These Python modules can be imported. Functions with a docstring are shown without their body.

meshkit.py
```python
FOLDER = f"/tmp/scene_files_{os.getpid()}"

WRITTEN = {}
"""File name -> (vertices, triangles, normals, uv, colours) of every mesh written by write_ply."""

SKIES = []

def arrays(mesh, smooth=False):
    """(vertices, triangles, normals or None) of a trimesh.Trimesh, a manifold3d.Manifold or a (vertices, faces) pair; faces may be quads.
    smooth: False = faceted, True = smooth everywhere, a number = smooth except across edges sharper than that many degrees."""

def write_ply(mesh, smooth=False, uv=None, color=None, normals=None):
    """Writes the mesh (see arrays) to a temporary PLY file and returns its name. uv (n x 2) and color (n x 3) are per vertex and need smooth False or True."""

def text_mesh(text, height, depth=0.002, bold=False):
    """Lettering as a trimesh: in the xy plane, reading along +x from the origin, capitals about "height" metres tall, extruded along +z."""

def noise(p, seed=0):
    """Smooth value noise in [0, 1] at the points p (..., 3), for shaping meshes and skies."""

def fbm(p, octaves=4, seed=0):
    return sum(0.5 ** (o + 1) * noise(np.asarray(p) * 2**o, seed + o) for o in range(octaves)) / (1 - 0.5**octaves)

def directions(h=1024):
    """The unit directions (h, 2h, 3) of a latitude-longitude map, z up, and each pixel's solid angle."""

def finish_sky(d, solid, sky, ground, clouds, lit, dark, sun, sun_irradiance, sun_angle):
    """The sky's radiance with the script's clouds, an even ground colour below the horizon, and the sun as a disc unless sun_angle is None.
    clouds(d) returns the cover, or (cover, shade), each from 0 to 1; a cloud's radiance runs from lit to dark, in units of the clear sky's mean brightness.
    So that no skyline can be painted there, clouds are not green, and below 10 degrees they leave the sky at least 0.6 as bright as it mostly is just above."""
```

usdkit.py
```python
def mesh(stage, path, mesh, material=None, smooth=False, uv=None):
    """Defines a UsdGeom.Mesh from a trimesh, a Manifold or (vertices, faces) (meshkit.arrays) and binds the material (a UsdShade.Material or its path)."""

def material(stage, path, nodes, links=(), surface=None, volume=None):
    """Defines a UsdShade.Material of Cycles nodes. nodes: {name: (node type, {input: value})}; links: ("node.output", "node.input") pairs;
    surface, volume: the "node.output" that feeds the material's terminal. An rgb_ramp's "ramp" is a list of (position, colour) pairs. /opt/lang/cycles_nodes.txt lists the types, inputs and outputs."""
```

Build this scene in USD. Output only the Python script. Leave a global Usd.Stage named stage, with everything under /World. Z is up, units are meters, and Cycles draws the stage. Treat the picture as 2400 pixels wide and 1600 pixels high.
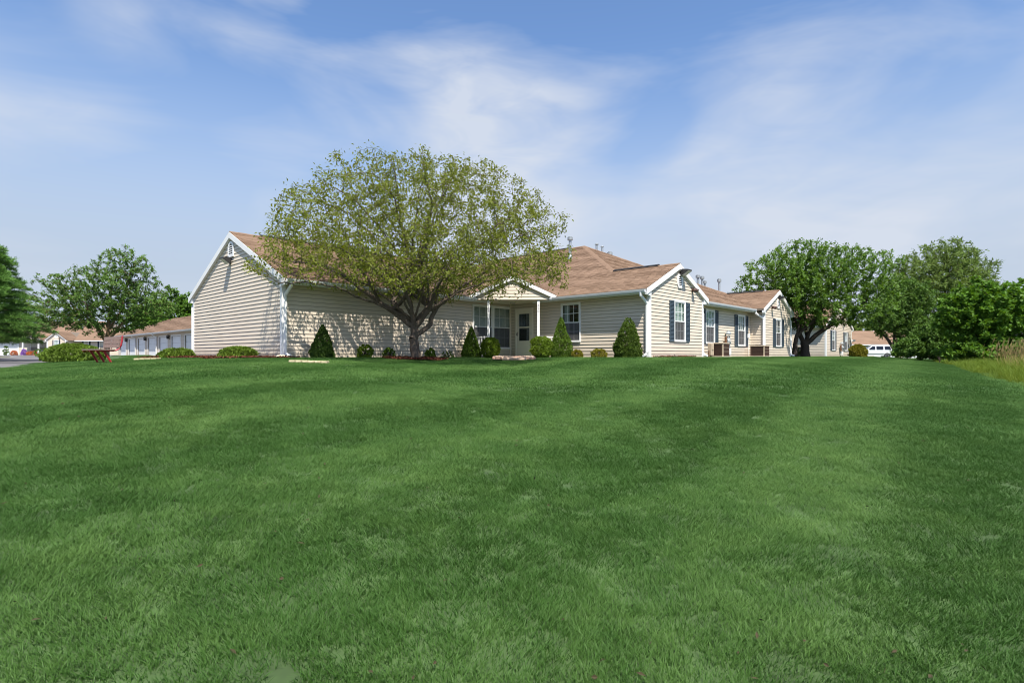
import math, random
import numpy as np, trimesh, shapely
from shapely.geometry import Polygon, LineString, box as sbox
from shapely.ops import unary_union
from scipy.spatial import cKDTree
import usdkit, meshkit
from pxr import Usd, UsdGeom, UsdLux, UsdShade, Gf, Sdf, Vt

stage = Usd.Stage.CreateInMemory()
UsdGeom.SetStageUpAxis(stage, 'Z'); UsdGeom.SetStageMetersPerUnit(stage, 1.0)
UsdGeom.Xform.Define(stage, '/World')
random.seed(4)
FOC = 1310.0

# ------------------------------------------------------------------ camera, sky, sun, exposure
cam = UsdGeom.Camera.Define(stage, '/World/camera')
cam.CreateHorizontalApertureAttr(36.0); cam.CreateVerticalApertureAttr(36.0 * 682 / 1024)
cam.CreateFocalLengthAttr(36.0 * FOC / 2400)
cam.CreateVerticalApertureOffsetAttr(33 / 2400 * 36.0)
cam.CreateClippingRangeAttr(Gf.Vec2f(0.1, 3000))
cam.CreateExposureAttr(0.70)
cam.AddRotateXOp().Set(90.0)

SUN = np.array([0.137, -0.487, 0.862]); SUN /= np.linalg.norm(SUN)
EL, ROT = math.asin(SUN[2]), math.atan2(SUN[0], SUN[1])
sun = UsdLux.DistantLight.Define(stage, '/World/sun')
sun.CreateIntensityAttr(1.25); sun.CreateAngleAttr(0.5); sun.CreateNormalizeAttr(True)
sun.CreateColorAttr(Gf.Vec3f(1.0, 0.94, 0.84))
sun.AddRotateZOp().Set(math.degrees(math.atan2(SUN[0], -SUN[1]))); sun.AddRotateXOp().Set(90 - math.degrees(EL))

def pixdir(x, y):
    v = np.array([(x - 1200) / FOC, 1.0, (833 - y) / FOC]); return tuple(v / np.linalg.norm(v))

def sky():
    n = {'sky': ('sky_texture', dict(sky_type='single_scattering', sun_disc=False, sun_elevation=EL, sun_rotation=ROT, air_density=1.0, aerosol_density=0.6, ozone_density=2.2, altitude=100.0)),
         'geo': ('texture_coordinate', {}), 'sep': ('separate_xyz', {}), 'zc': ('math', dict(math_type='maximum', value2=0.0)),
         'grade': ('hsv', dict(hue=0.503, saturation=1.10, value=1.06)),
         'hz': ('map_range', dict(from_min=0.50, from_max=0.10, to_min=0.0, to_max=0.92, clamp=True, range_type='smoothstep')),
         'haze': ('mix_color', dict(blend_type='mix', b=(2.62, 3.00, 3.62), use_clamp=False)),
         'mp': ('mapping', dict(rotation=(0, math.radians(-24), 0), scale=(1.5, 1.5, 4.2))),
         'no': ('noise_texture', dict(scale=1.5, detail=7.0, roughness=0.52, distortion=0.7)),
         'rA': ('map_range', dict(from_min=0.30, from_max=0.72, to_min=-0.52, to_max=0.36, clamp=True)),
         'no3': ('noise_texture', dict(scale=4.5, detail=6.0, roughness=0.55, distortion=0.8)), 'r3': ('map_range', dict(from_min=0.30, from_max=0.66, to_min=0.66, to_max=1.18, clamp=True)), 'mod': ('math', dict(math_type='multiply')),
         'cir': ('mix_color', dict(blend_type='mix', b=(3.50, 3.78, 4.30), use_clamp=False)),
         'bg': ('background_shader', dict(strength=0.122)),
         'fin': ('math', dict(math_type='minimum', value2=0.88)), 'cl': ('math', dict(math_type='maximum', value2=0.0))}
    L = [('geo.generated', 'sep.vector'), ('sep.z', 'zc.value1'), ('zc.value', 'hz.value'), ('geo.generated', 'mp.vector'), ('mp.vector', 'no.vector'), ('no.fac', 'rA.value'),
         ('sky.color', 'grade.color'), ('grade.color', 'haze.a'), ('hz.result', 'haze.fac')]
    # broad soft veils and clear patches of the cirrus sheet
    last = 'rA.result'
    for i, (px, py, r0, r1, amp) in enumerate([(1560, 460, 0.89, 0.995, 1.05), (950, 370, 0.93, 0.995, 0.62), (1660, 110, 0.90, 0.985, -0.85), (480, 130, 0.93, 0.985, -0.55), (2330, 300, 0.91, 0.99, 0.48), (40, 120, 0.975, 0.999, 0.56), (430, -60, 0.985, 0.9995, 0.5), (240, 470, 0.91, 0.99, 0.34), (1720, 430, 0.985, 0.999, 0.16)]):
        n[f'd{i}'] = ('vector_math', dict(math_type='dot_product', vector2=pixdir(px, py)))
        n[f'm{i}'] = ('map_range', dict(from_min=r0, from_max=r1, to_min=0.0, to_max=amp, clamp=True, range_type='smoothstep'))
        n[f'a{i}'] = ('math', dict(math_type='add'))
        L += [('geo.generated', f'd{i}.vector1'), (f'd{i}.value', f'm{i}.value'), (last, f'a{i}.value1'), (f'm{i}.result', f'a{i}.value2')]
        last = f'a{i}.value'
    L += [(last, 'cl.value1'), ('mp.vector', 'no3.vector'), ('no3.fac', 'r3.value'), ('cl.value', 'mod.value1'), ('r3.result', 'mod.value2'), ('mod.value', 'fin.value1'), ('haze.result', 'cir.a'), ('fin.value', 'cir.fac'), ('cir.result', 'bg.color')]
    m = usdkit.material(stage, '/World/Looks/sky', n, L, surface='bg.background')
    dome = UsdLux.DomeLight.Define(stage, '/World/sky')
    UsdShade.MaterialBindingAPI.Apply(dome.GetPrim()).Bind(m)
    dome.GetPrim().SetCustomDataByKey('kind', 'structure')
sky()

# ------------------------------------------------------------------ naming and tagging helpers
USED = set()
def numbered(path):
    p, i = path, 0
    while p in USED:
        i += 1; p = f'{path}_{i:03d}'
    USED.add(p); return p
def tag(prim, label=None, cat=None, group=None, kind=None):
    for k, v in (('label', label), ('category', cat), ('group', group), ('kind', kind)):
        if v: prim.SetCustomDataByKey(k, v)
    return prim
def P(parent): return '/World' if parent is None else str(parent.GetPath())
def thing(name, label=None, cat=None, loc=(0, 0, 0), rotz=0.0, group=None, parent=None, kind=None):
    x = UsdGeom.Xform.Define(stage, numbered(P(parent) + '/' + name))
    if any(loc): x.AddTranslateOp().Set(Gf.Vec3d(*map(float, loc)))
    if rotz: x.AddRotateZOp().Set(math.degrees(rotz))
    return tag(x.GetPrim(), label, cat, group, kind)
def obj(name, mesh, mat, parent=None, smooth=False, **kw):
    if isinstance(mesh, list): mesh = cat(mesh)
    m = usdkit.mesh(stage, numbered(P(parent) + '/' + name), mesh, M[mat] if isinstance(mat, str) else mat, smooth=smooth)
    return tag(m.GetPrim(), **kw) if kw else m.GetPrim()
def cat(ms): return trimesh.util.concatenate(ms) if len(ms) > 1 else ms[0]

# ------------------------------------------------------------------ materials
M = {}
def mat(name, nodes, links, surface='p.BSDF'): M[name] = usdkit.material(stage, '/World/Looks/' + name, nodes, links, surface=surface)
def paint(name, c, rough=0.5, var=0.08, scale=3.0, metal=0.0, spec=0.5, bump=0.0, bscale=60.0):
    c = np.array(c)
    n = {'g': ('geometry', {}), 'n': ('noise_texture', dict(scale=scale, detail=4.0, roughness=0.6)),
         'r': ('rgb_ramp', {'ramp': [(0.3, c * (1 - var)), (0.7, np.minimum(c * (1 + var), 1))]}),
         'p': ('principled_bsdf', dict(roughness=rough, metallic=metal, specular_ior_level=spec))}
    l = [('g.position', 'n.vector'), ('n.fac', 'r.fac'), ('r.color', 'p.base_color')]
    if bump:
        n['n2'] = ('noise_texture', dict(scale=bscale, detail=3.0)); n['b'] = ('bump', dict(strength=bump, distance=0.01))
        l += [('g.position', 'n2.vector'), ('n2.fac', 'b.height'), ('b.normal', 'p.normal')]
    mat(name, n, l)
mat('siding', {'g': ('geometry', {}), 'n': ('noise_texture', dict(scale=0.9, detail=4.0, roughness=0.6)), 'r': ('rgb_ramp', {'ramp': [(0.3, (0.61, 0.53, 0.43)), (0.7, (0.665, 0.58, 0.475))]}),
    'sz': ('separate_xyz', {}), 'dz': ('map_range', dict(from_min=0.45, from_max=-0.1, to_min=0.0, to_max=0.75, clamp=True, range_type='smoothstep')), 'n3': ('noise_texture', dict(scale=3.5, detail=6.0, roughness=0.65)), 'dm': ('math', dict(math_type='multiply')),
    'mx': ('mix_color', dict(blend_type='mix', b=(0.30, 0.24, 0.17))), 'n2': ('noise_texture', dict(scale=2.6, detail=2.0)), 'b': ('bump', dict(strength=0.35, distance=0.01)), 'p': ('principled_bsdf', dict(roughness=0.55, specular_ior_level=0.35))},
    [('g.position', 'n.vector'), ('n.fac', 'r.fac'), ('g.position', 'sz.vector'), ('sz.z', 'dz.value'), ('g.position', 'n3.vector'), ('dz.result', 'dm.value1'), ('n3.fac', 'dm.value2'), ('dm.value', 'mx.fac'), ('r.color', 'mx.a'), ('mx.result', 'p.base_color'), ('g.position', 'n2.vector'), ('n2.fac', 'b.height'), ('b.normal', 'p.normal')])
paint('siding_core', (0.18, 0.145, 0.11), 0.8)
paint('white_trim', (0.80, 0.80, 0.79), 0.4, 0.03, 2.0)
paint('vinyl_white', (0.78, 0.78, 0.77), 0.35, 0.03, 5.0)
paint('gutter_white', (0.66, 0.67, 0.68), 0.35, 0.05, 2.0)
paint('soffit', (0.72, 0.64, 0.52), 0.6, 0.04)
paint('door_cream', (0.80, 0.74, 0.64), 0.45, 0.03, 4.0)
paint('shutter_blue', (0.050, 0.072, 0.092), 0.5, 0.08, 6.0)
paint('shutter_navy', (0.02, 0.03, 0.06), 0.5, 0.05)
paint('black_metal', (0.025, 0.024, 0.024), 0.5, 0.1, 10)
paint('bronze_metal', (0.07, 0.035, 0.025), 0.5, 0.15, 20)
paint('galvanised', (0.42, 0.45, 0.47), 0.45, 0.15, 12, metal=0.7)
paint('pipe_grey', (0.30, 0.33, 0.35), 0.5, 0.15, 12, metal=0.3)
paint('meter_grey', (0.30, 0.33, 0.34), 0.45, 0.15, 20)
paint('meter_rust', (0.16, 0.075, 0.035), 0.7, 0.3, 30)
paint('ac_brown', (0.10, 0.055, 0.04), 0.6, 0.2, 12)
paint('ac_tan', (0.46, 0.37, 0.27), 0.55, 0.08, 8)
paint('ridge_black', (0.02, 0.018, 0.017), 0.7, 0.2, 8)
paint('blind_white', (0.84, 0.84, 0.81), 0.7, 0.05, 3)
paint('curtain', (0.34, 0.33, 0.33), 0.9, 0.1, 6)
paint('dark_room', (0.03, 0.028, 0.026), 0.9, 0.2, 1)
paint('garage_white', (0.80, 0.81, 0.82), 0.45, 0.03, 2)
paint('lamp_glass', (0.52, 0.50, 0.45), 0.15, 0.05)
paint('bench_red', (0.33, 0.02, 0.03), 0.45, 0.25, 14)
paint('bench_wood', (0.22, 0.15, 0.125), 0.75, 0.3, 30, bump=0.3, bscale=90)
paint('car_white', (0.78, 0.79, 0.81), 0.2, 0.02)
paint('car_trim', (0.03, 0.03, 0.032), 0.5, 0.1)
paint('car_glass', (0.012, 0.014, 0.02), 0.06, 0.0)
paint('rubber', (0.02, 0.02, 0.02), 0.8, 0.1, 20)
paint('alloy', (0.45, 0.46, 0.47), 0.35, 0.1, 10, metal=0.8)
paint('tail_red', (0.35, 0.01, 0.012), 0.15, 0.05)
paint('flower_purple', (0.30, 0.13, 0.5), 0.7, 0.3, 30)
paint('flower_orange', (0.55, 0.15, 0.04), 0.7, 0.4, 30)
paint('digit_grey', (0.24, 0.26, 0.30), 0.5, 0.1)
paint('concrete', (0.52, 0.47, 0.36), 0.9, 0.2, 9, bump=0.4, bscale=50)
paint('pale_stone', (0.46, 0.40, 0.25), 0.9, 0.2, 12, bump=0.4, bscale=50)
paint('kerb', (0.42, 0.40, 0.37), 0.9, 0.15, 6, bump=0.3)
for i, c in enumerate([(0.52, 0.31, 0.22), (0.58, 0.42, 0.31), (0.56, 0.46, 0.35), (0.50, 0.36, 0.27)]):
    paint(f'paver_{"abcd"[i]}', c, 0.9, 0.2, 14, bump=0.4, bscale=70)
paint('soil', (0.045, 0.085, 0.022), 0.95, 0.4, 2.5)
paint('island_ground', (0.085, 0.10, 0.022), 0.95, 0.35, 3)
paint('far_ground', (0.07, 0.10, 0.035), 0.95, 0.4, 0.08)

def ramp_by_island(name, stops, rough=0.6, transl=0.0, spec=0.2, noise=0.0, nscale=0.5, bump=0.0):
    n = {'g': ('geometry', {}), 'r': ('rgb_ramp', {'ramp': stops, 'interpolate': True}), 'p': ('principled_bsdf', dict(roughness=rough, specular_ior_level=spec))}
    l = [('g.random_per_island', 'r.fac')]
    out = 'r.color'
    if noise:
        n['n'] = ('noise_texture', dict(scale=nscale, detail=4.0, roughness=0.6)); n['m'] = ('map_range', dict(from_min=0.3, from_max=0.7, to_min=1 - noise, to_max=1 + noise, clamp=True))
        n['x'] = ('vector_math', dict(math_type='scale'))
        l += [('g.position', 'n.vector'), ('n.fac', 'm.value'), ('r.color', 'x.vector1'), ('m.result', 'x.scale')]
        out = 'x.vector'
    l += [(out, 'p.base_color')]
    if bump:
        n['nb'] = ('noise_texture', dict(scale=140.0, detail=3.0)); n['b'] = ('bump', dict(strength=bump, distance=0.01))
        l += [('g.position', 'nb.vector'), ('nb.fac', 'b.height'), ('b.normal', 'p.normal')]
    if transl:
        n['t'] = ('translucent_bsdf', {}); n['mx'] = ('mix_closure', dict(fac=transl))
        n['hs'] = ('hsv', dict(hue=0.485, saturation=1.1, value=1.4))
        l += [(out, 'hs.color'), ('hs.color', 't.color'), ('p.BSDF', 'mx.closure1'), ('t.BSDF', 'mx.closure2')]
        mat(name, n, l, 'mx.closure')
    else: mat(name, n, l)
ramp_by_island('shingle', [(0, (0.217, 0.144, 0.098)), (0.3, (0.323, 0.217, 0.149)), (0.6, (0.276, 0.184, 0.126)), (0.85, (0.363, 0.246, 0.168)), (1, (0.433, 0.298, 0.207))], 0.95, spec=0.15, noise=0.12, nscale=0.7, bump=0.5)
ramp_by_island('leaf_crab', [(0, (0.161, 0.195, 0.027)), (0.35, (0.268, 0.292, 0.042)), (0.66, (0.376, 0.353, 0.055)), (0.80, (0.457, 0.365, 0.063)), (0.90, (0.500, 0.414, 0.037)), (1, (0.500, 0.231, 0.037))], 0.5, 0.36, noise=0.2, nscale=1.2)
ramp_by_island('leaf_pear', [(0, (0.099, 0.194, 0.022)), (0.5, (0.211, 0.342, 0.035)), (0.85, (0.321, 0.433, 0.048)), (1, (0.421, 0.410, 0.059))], 0.45, 0.32, spec=0.35, noise=0.2, nscale=1.0)
ramp_by_island('leaf_bright', [(0, (0.102, 0.210, 0.026)), (0.5, (0.193, 0.351, 0.042)), (1, (0.340, 0.462, 0.064))], 0.45, 0.3, noise=0.2, nscale=0.9)
ramp_by_island('leaf_willow', [(0, (0.137, 0.206, 0.045)), (0.5, (0.239, 0.326, 0.073)), (1, (0.351, 0.423, 0.113))], 0.6, 0.25, noise=0.25, nscale=0.6)
ramp_by_island('leaf_dark', [(0, (0.083, 0.161, 0.026)), (0.6, (0.166, 0.281, 0.043)), (1, (0.279, 0.374, 0.061))], 0.55, 0.2, noise=0.25, nscale=0.8)
ramp_by_island('needle_pine', [(0, (0.114, 0.230, 0.048)), (0.6, (0.190, 0.365, 0.074)), (1, (0.278, 0.473, 0.098))], 0.5, 0.15, noise=0.2)
ramp_by_island('leaf_arbor', [(0, (0.094, 0.166, 0.019)), (0.6, (0.218, 0.321, 0.034)), (1, (0.342, 0.426, 0.055))], 0.55, 0.2, noise=0.25, nscale=4)
ramp_by_island('leaf_arbor_bronze', [(0, (0.069, 0.117, 0.015)), (0.45, (0.166, 0.225, 0.030)), (0.8, (0.313, 0.292, 0.045)), (1, (0.473, 0.255, 0.045))], 0.55, 0.2, noise=0.3, nscale=3)
ramp_by_island('leaf_arbor_dark', [(0, (0.046, 0.091, 0.014)), (0.55, (0.101, 0.155, 0.022)), (0.88, (0.182, 0.219, 0.031)), (1, (0.364, 0.273, 0.041))], 0.55, 0.2, noise=0.3, nscale=4)
ramp_by_island('leaf_boxwood', [(0, (0.127, 0.203, 0.017)), (0.6, (0.270, 0.364, 0.029)), (1, (0.396, 0.396, 0.051))], 0.5, 0.2, noise=0.2, nscale=4)
ramp_by_island('leaf_juniper', [(0, (0.116, 0.186, 0.021)), (0.6, (0.279, 0.372, 0.039)), (1, (0.465, 0.500, 0.061))], 0.6, 0.15, noise=0.25, nscale=3)
ramp_by_island('leaf_gold', [(0, (0.198, 0.185, 0.019)), (0.6, (0.421, 0.347, 0.028)), (1, (0.468, 0.321, 0.028))], 0.6, 0.2)
ramp_by_island('weed', [(0, (0.12, 0.17, 0.02)), (0.5, (0.23, 0.26, 0.035)), (0.8, (0.28, 0.23, 0.07)), (1, (0.40, 0.30, 0.14))], 0.7, 0.3)
ramp_by_island('seed_head', [(0, (0.30, 0.24, 0.10)), (1, (0.52, 0.44, 0.25))], 0.8, 0.3)
ramp_by_island('mulch', [(0, (0.10, 0.035, 0.018)), (0.5, (0.25, 0.09, 0.045)), (0.85, (0.36, 0.15, 0.075)), (1, (0.46, 0.25, 0.13))], 0.9)

ramp_by_island('dry_leaf', [(0, (0.05, 0.04, 0.02)), (0.6, (0.13, 0.09, 0.05)), (1, (0.24, 0.18, 0.10))], 0.8)
def bark(name, c):
    c = np.array(c)
    mat(name, {'g': ('geometry', {}), 'mp': ('mapping', dict(scale=(9, 9, 1.6))), 'n': ('noise_texture', dict(scale=4.0, detail=6.0, roughness=0.65)),
               'r': ('rgb_ramp', {'ramp': [(0.3, c * 0.45), (0.6, c), (0.8, c * 1.4)]}), 'b': ('bump', dict(strength=0.8, distance=0.02)), 'p': ('principled_bsdf', dict(roughness=0.9, specular_ior_level=0.2))},
        [('g.position', 'mp.vector'), ('mp.vector', 'n.vector'), ('n.fac', 'r.fac'), ('r.color', 'p.base_color'), ('n.fac', 'b.height'), ('b.normal', 'p.normal')])
bark('bark_grey', (0.16, 0.125, 0.10)); bark('bark_dark', (0.085, 0.065, 0.05)); bark('bark_tan', (0.22, 0.15, 0.09))
mat('pane', {'t': ('transparent_bsdf', dict(color=(0.82, 0.87, 0.86))), 'g': ('glossy_bsdf', dict(color=(0.95, 0.97, 1.0), roughness=0.015)), 'lw': ('layer_weight', dict(blend=0.5)), 'pw': ('math', dict(math_type='power', value2=4.0)), 'f': ('math', dict(math_type='multiply_add', value2=0.85, value3=0.07, use_clamp=True)), 'm': ('mix_closure', {})},
    [('lw.facing', 'pw.value1'), ('pw.value', 'f.value1'), ('f.value', 'm.fac'), ('t.BSDF', 'm.closure1'), ('g.BSDF', 'm.closure2')], 'm.closure')
mat('insect_screen', {'t': ('transparent_bsdf', {}), 'd': ('diffuse_bsdf', dict(color=(0.13, 0.127, 0.125))), 'm': ('mix_closure', dict(fac=0.40))}, [('t.BSDF', 'm.closure1'), ('d.BSDF', 'm.closure2')], 'm.closure')
mat('asphalt', {'g': ('geometry', {}), 'n': ('noise_texture', dict(scale=0.35, detail=5.0)), 'n2': ('noise_texture', dict(scale=40.0, detail=2.0)), 'r': ('rgb_ramp', {'ramp': [(0.3, (0.115, 0.11, 0.115)), (0.7, (0.16, 0.15, 0.15))]}),
                'b': ('bump', dict(strength=0.3, distance=0.01)), 'p': ('principled_bsdf', dict(roughness=0.9, specular_ior_level=0.2))},
    [('g.position', 'n.vector'), ('g.position', 'n2.vector'), ('n.fac', 'r.fac'), ('r.color', 'p.base_color'), ('n2.fac', 'b.height'), ('b.normal', 'p.normal')])
paint('asphalt_shadow', (0.035, 0.033, 0.035), 0.9, 0.2, 2)  # shadow tone for the dark strip painted across the parking lot

# house frame: s runs along the long front, t runs back from the nearer gable
U1, U2 = np.array([0.686, 0.7276]), np.array([-0.7276, 0.686])
C0 = np.array([4.916, 20.0]); ROTZ = math.atan2(U1[1], U1[0]); ZB = -0.08
def st(x, y):
    dx, dy = np.asarray(x) - C0[0], np.asarray(y) - C0[1]
    return dx * U1[0] + dy * U1[1], dx * U2[0] + dy * U2[1]
def world(s, t): return C0 + s * U1 + t * U2

# grass blades, tinted by lawn position: mown bands run along the house, softer patches break them up
def grass_mat(name, lo, hi, tip):
    lo, hi = np.array(lo), np.array(hi)
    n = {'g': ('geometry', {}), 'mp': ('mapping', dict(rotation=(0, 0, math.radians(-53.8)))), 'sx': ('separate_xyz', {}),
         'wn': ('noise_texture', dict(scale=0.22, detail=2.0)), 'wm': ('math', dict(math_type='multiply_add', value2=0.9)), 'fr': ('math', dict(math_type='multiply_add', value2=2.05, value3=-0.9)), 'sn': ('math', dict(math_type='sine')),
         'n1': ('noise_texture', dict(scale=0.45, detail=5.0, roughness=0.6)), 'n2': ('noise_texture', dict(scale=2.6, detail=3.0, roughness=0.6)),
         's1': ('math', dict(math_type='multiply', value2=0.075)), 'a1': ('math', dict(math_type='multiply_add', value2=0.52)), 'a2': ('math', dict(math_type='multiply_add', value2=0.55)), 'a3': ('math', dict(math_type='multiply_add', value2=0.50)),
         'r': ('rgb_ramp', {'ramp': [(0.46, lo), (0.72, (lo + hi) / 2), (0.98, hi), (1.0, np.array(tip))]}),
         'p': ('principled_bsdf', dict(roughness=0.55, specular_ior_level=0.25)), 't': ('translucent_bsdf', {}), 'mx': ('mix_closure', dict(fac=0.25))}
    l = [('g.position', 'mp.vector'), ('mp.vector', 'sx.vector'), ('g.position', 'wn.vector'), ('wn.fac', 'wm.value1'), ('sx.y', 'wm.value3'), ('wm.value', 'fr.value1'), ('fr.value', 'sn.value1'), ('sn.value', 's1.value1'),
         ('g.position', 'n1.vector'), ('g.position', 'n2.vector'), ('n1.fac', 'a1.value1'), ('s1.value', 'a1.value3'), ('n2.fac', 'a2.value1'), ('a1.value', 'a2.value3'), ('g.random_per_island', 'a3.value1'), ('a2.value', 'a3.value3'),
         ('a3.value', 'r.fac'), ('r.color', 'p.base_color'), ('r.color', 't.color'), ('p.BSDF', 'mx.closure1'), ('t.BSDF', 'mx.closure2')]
    mat(name, n, l, 'mx.closure')
grass_mat('grass', (0.050, 0.124, 0.020), (0.152, 0.268, 0.064), (0.30, 0.38, 0.13))

# ------------------------------------------------------------------ terrain
def rectd(s, t, a0, a1, b0, b1):
    return np.hypot(np.maximum(np.maximum(a0 - s, s - a1), 0), np.maximum(np.maximum(b0 - t, t - b1), 0))
def sstep(a, b, x):
    u = np.clip((np.asarray(x, float) - a) / (b - a), 0, 1); return u * u * (3 - 2 * u)
def ground(x, y):
    x, y = np.asarray(x, float), np.asarray(y, float)
    s, t = st(x, y)
    d = np.minimum(np.minimum(rectd(s, t, -10.24, 0, 6.84, 15), rectd(s, t, 0, 15.6, 0, 24)), rectd(s, t, 15.6, 39, 2, 20))
    d = np.clip(d - 0.9, 0, 24)
    z = -0.09 - 1.42 * (d / 17.6) ** 1.28
    left = -0.56 + 0.0112 * np.clip(y - 41, 0, 70)
    wl = sstep(-13.6, -17, x) * sstep(12.5, 17, y)
    wr = sstep(26, 40, x) * sstep(46, 60, y)
    fl = np.where(x < 0, left * wl + (1 - wl) * -3.0, -0.38 * wr + (1 - wr) * -3.0)
    far = sstep(60, 120, np.hypot(x, y)); fl = np.maximum(fl, np.where(x > 0, -0.5, -0.2) * far + (1 - far) * -3)
    z = np.maximum(z, fl)
    z = np.maximum(z, 0.0 - 0.5 * (np.hypot(x + 18.5, y - 29) / 5.6) ** 2)
    n = meshkit.noise(np.stack([x * 0.35, y * 0.35, 0 * x], -1), 3) - 0.5
    return z + n * 0.05 * np.clip(d / 4, 0, 1)
def axis(lo, hi, fine_lo, fine_hi, step):
    mid = np.arange(fine_lo, fine_hi + 1e-6, step)
    def out(a, b):
        v, w, r = a, step, []
        sgn = 1 if b > a else -1
        while (b - v) * sgn > 0: w *= 1.22; v += sgn * w; r.append(v)
        return r
    return np.array(sorted(out(fine_lo, lo) + list(mid) + out(fine_hi, hi)))
gx, gy = axis(-700, 700, -32, 34, 0.5), axis(-40, 900, -2, 52, 0.5)
GX, GY = np.meshgrid(gx, gy, indexing='ij'); GZ = ground(GX, GY)
def gridmesh(X, Y, Z):
    n, m = X.shape; i = np.arange(n * m).reshape(n, m)
    q = np.stack([i[:-1, :-1], i[1:, :-1], i[1:, 1:], i[:-1, 1:]], -1).reshape(-1, 4)
    f = np.vstack([q[:, [0, 1, 2]], q[:, [0, 2, 3]]])
    return trimesh.Trimesh(np.stack([X, Y, Z], -1).reshape(-1, 3), f, process=False)
obj('ground', gridmesh(GX, GY, GZ), 'soil', smooth=True, kind='structure')

def drape(poly, dz, step=0.8, edge=0.0):
    """A polygon cut into cells and laid on the terrain."""
    x0, y0, x1, y1 = poly.bounds; tris = []
    for x in np.arange(x0, x1, step):
        for y in np.arange(y0, y1, step):
            c = poly.intersection(sbox(x, y, x + step, y + step))
            for g in getattr(c, 'geoms', [c]):
                if g.geom_type != 'Polygon' or g.area < 1e-5: continue
                v, f = trimesh.creation.triangulate_polygon(g, engine='earcut')
                tris.append(trimesh.Trimesh(np.column_stack([v, np.zeros(len(v))]), f, process=False))
    m = cat(tris); m.merge_vertices()
    m.vertices[:, 2] = ground(m.vertices[:, 0], m.vertices[:, 1]) + dz
    if m.face_normals[:, 2].mean() < 0: m.invert()
    return m
ASPH = Polygon([(-130, 14.5), (-14.3, 15.5), (-15.3, 18.0), (-16.9, 19.9), (-21.4, 25.5), (-27.6, 33), (-32, 40), (-32, 44), (-29.0, 49.8), (-49.5, 69), (-62, 96.5), (-130, 96.5)])
obj('parking_lot', drape(ASPH, 0.02, 3.0), 'asphalt', kind='structure')
obj('painted_shadow_strip', drape(Polygon([(-130, 40.4), (-33, 40.6), (-33, 43.0), (-130, 42.6)]), 0.026, 3.0), 'asphalt_shadow', kind='structure')  # painted shadow: a darker strip laid where a tree shadow crosses the lot
isl = Polygon([(-62, 52), (-55, 52.5), (-52.2, 56), (-52.6, 60), (-56, 62.5), (-70, 63), (-75, 55)])
obj('kerb', drape(isl.difference(isl.buffer(-0.3)), 0.16, 2.0), 'kerb', kind='structure')
obj('traffic_island', drape(isl.buffer(-0.31), 0.20, 2.0), 'island_ground', kind='structure')

# ------------------------------------------------------------------ mesh helpers
def bx(x0, x1, y0, y1, z0, z1):
    return trimesh.creation.box(bounds=[(min(x0, x1), min(y0, y1), min(z0, z1)), (max(x0, x1), max(y0, y1), max(z0, z1))])
def rbox(x0, x1, y0, y1, z0, z1, r=0.01):
    """A box with chamfered edges."""
    x0, x1, y0, y1, z0, z1 = min(x0, x1), max(x0, x1), min(y0, y1), max(y0, y1), min(z0, z1), max(z0, z1)
    pts = []
    for X, sx in ((x0, 1), (x1, -1)):
        for Y, sy in ((y0, 1), (y1, -1)):
            for Z, sz in ((z0, 1), (z1, -1)):
                pts += [(X + sx * r, Y + sy * r, Z), (X + sx * r, Y, Z + sz * r), (X, Y + sy * r, Z + sz * r)]
    return trimesh.convex.convex_hull(np.array(pts))
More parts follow.
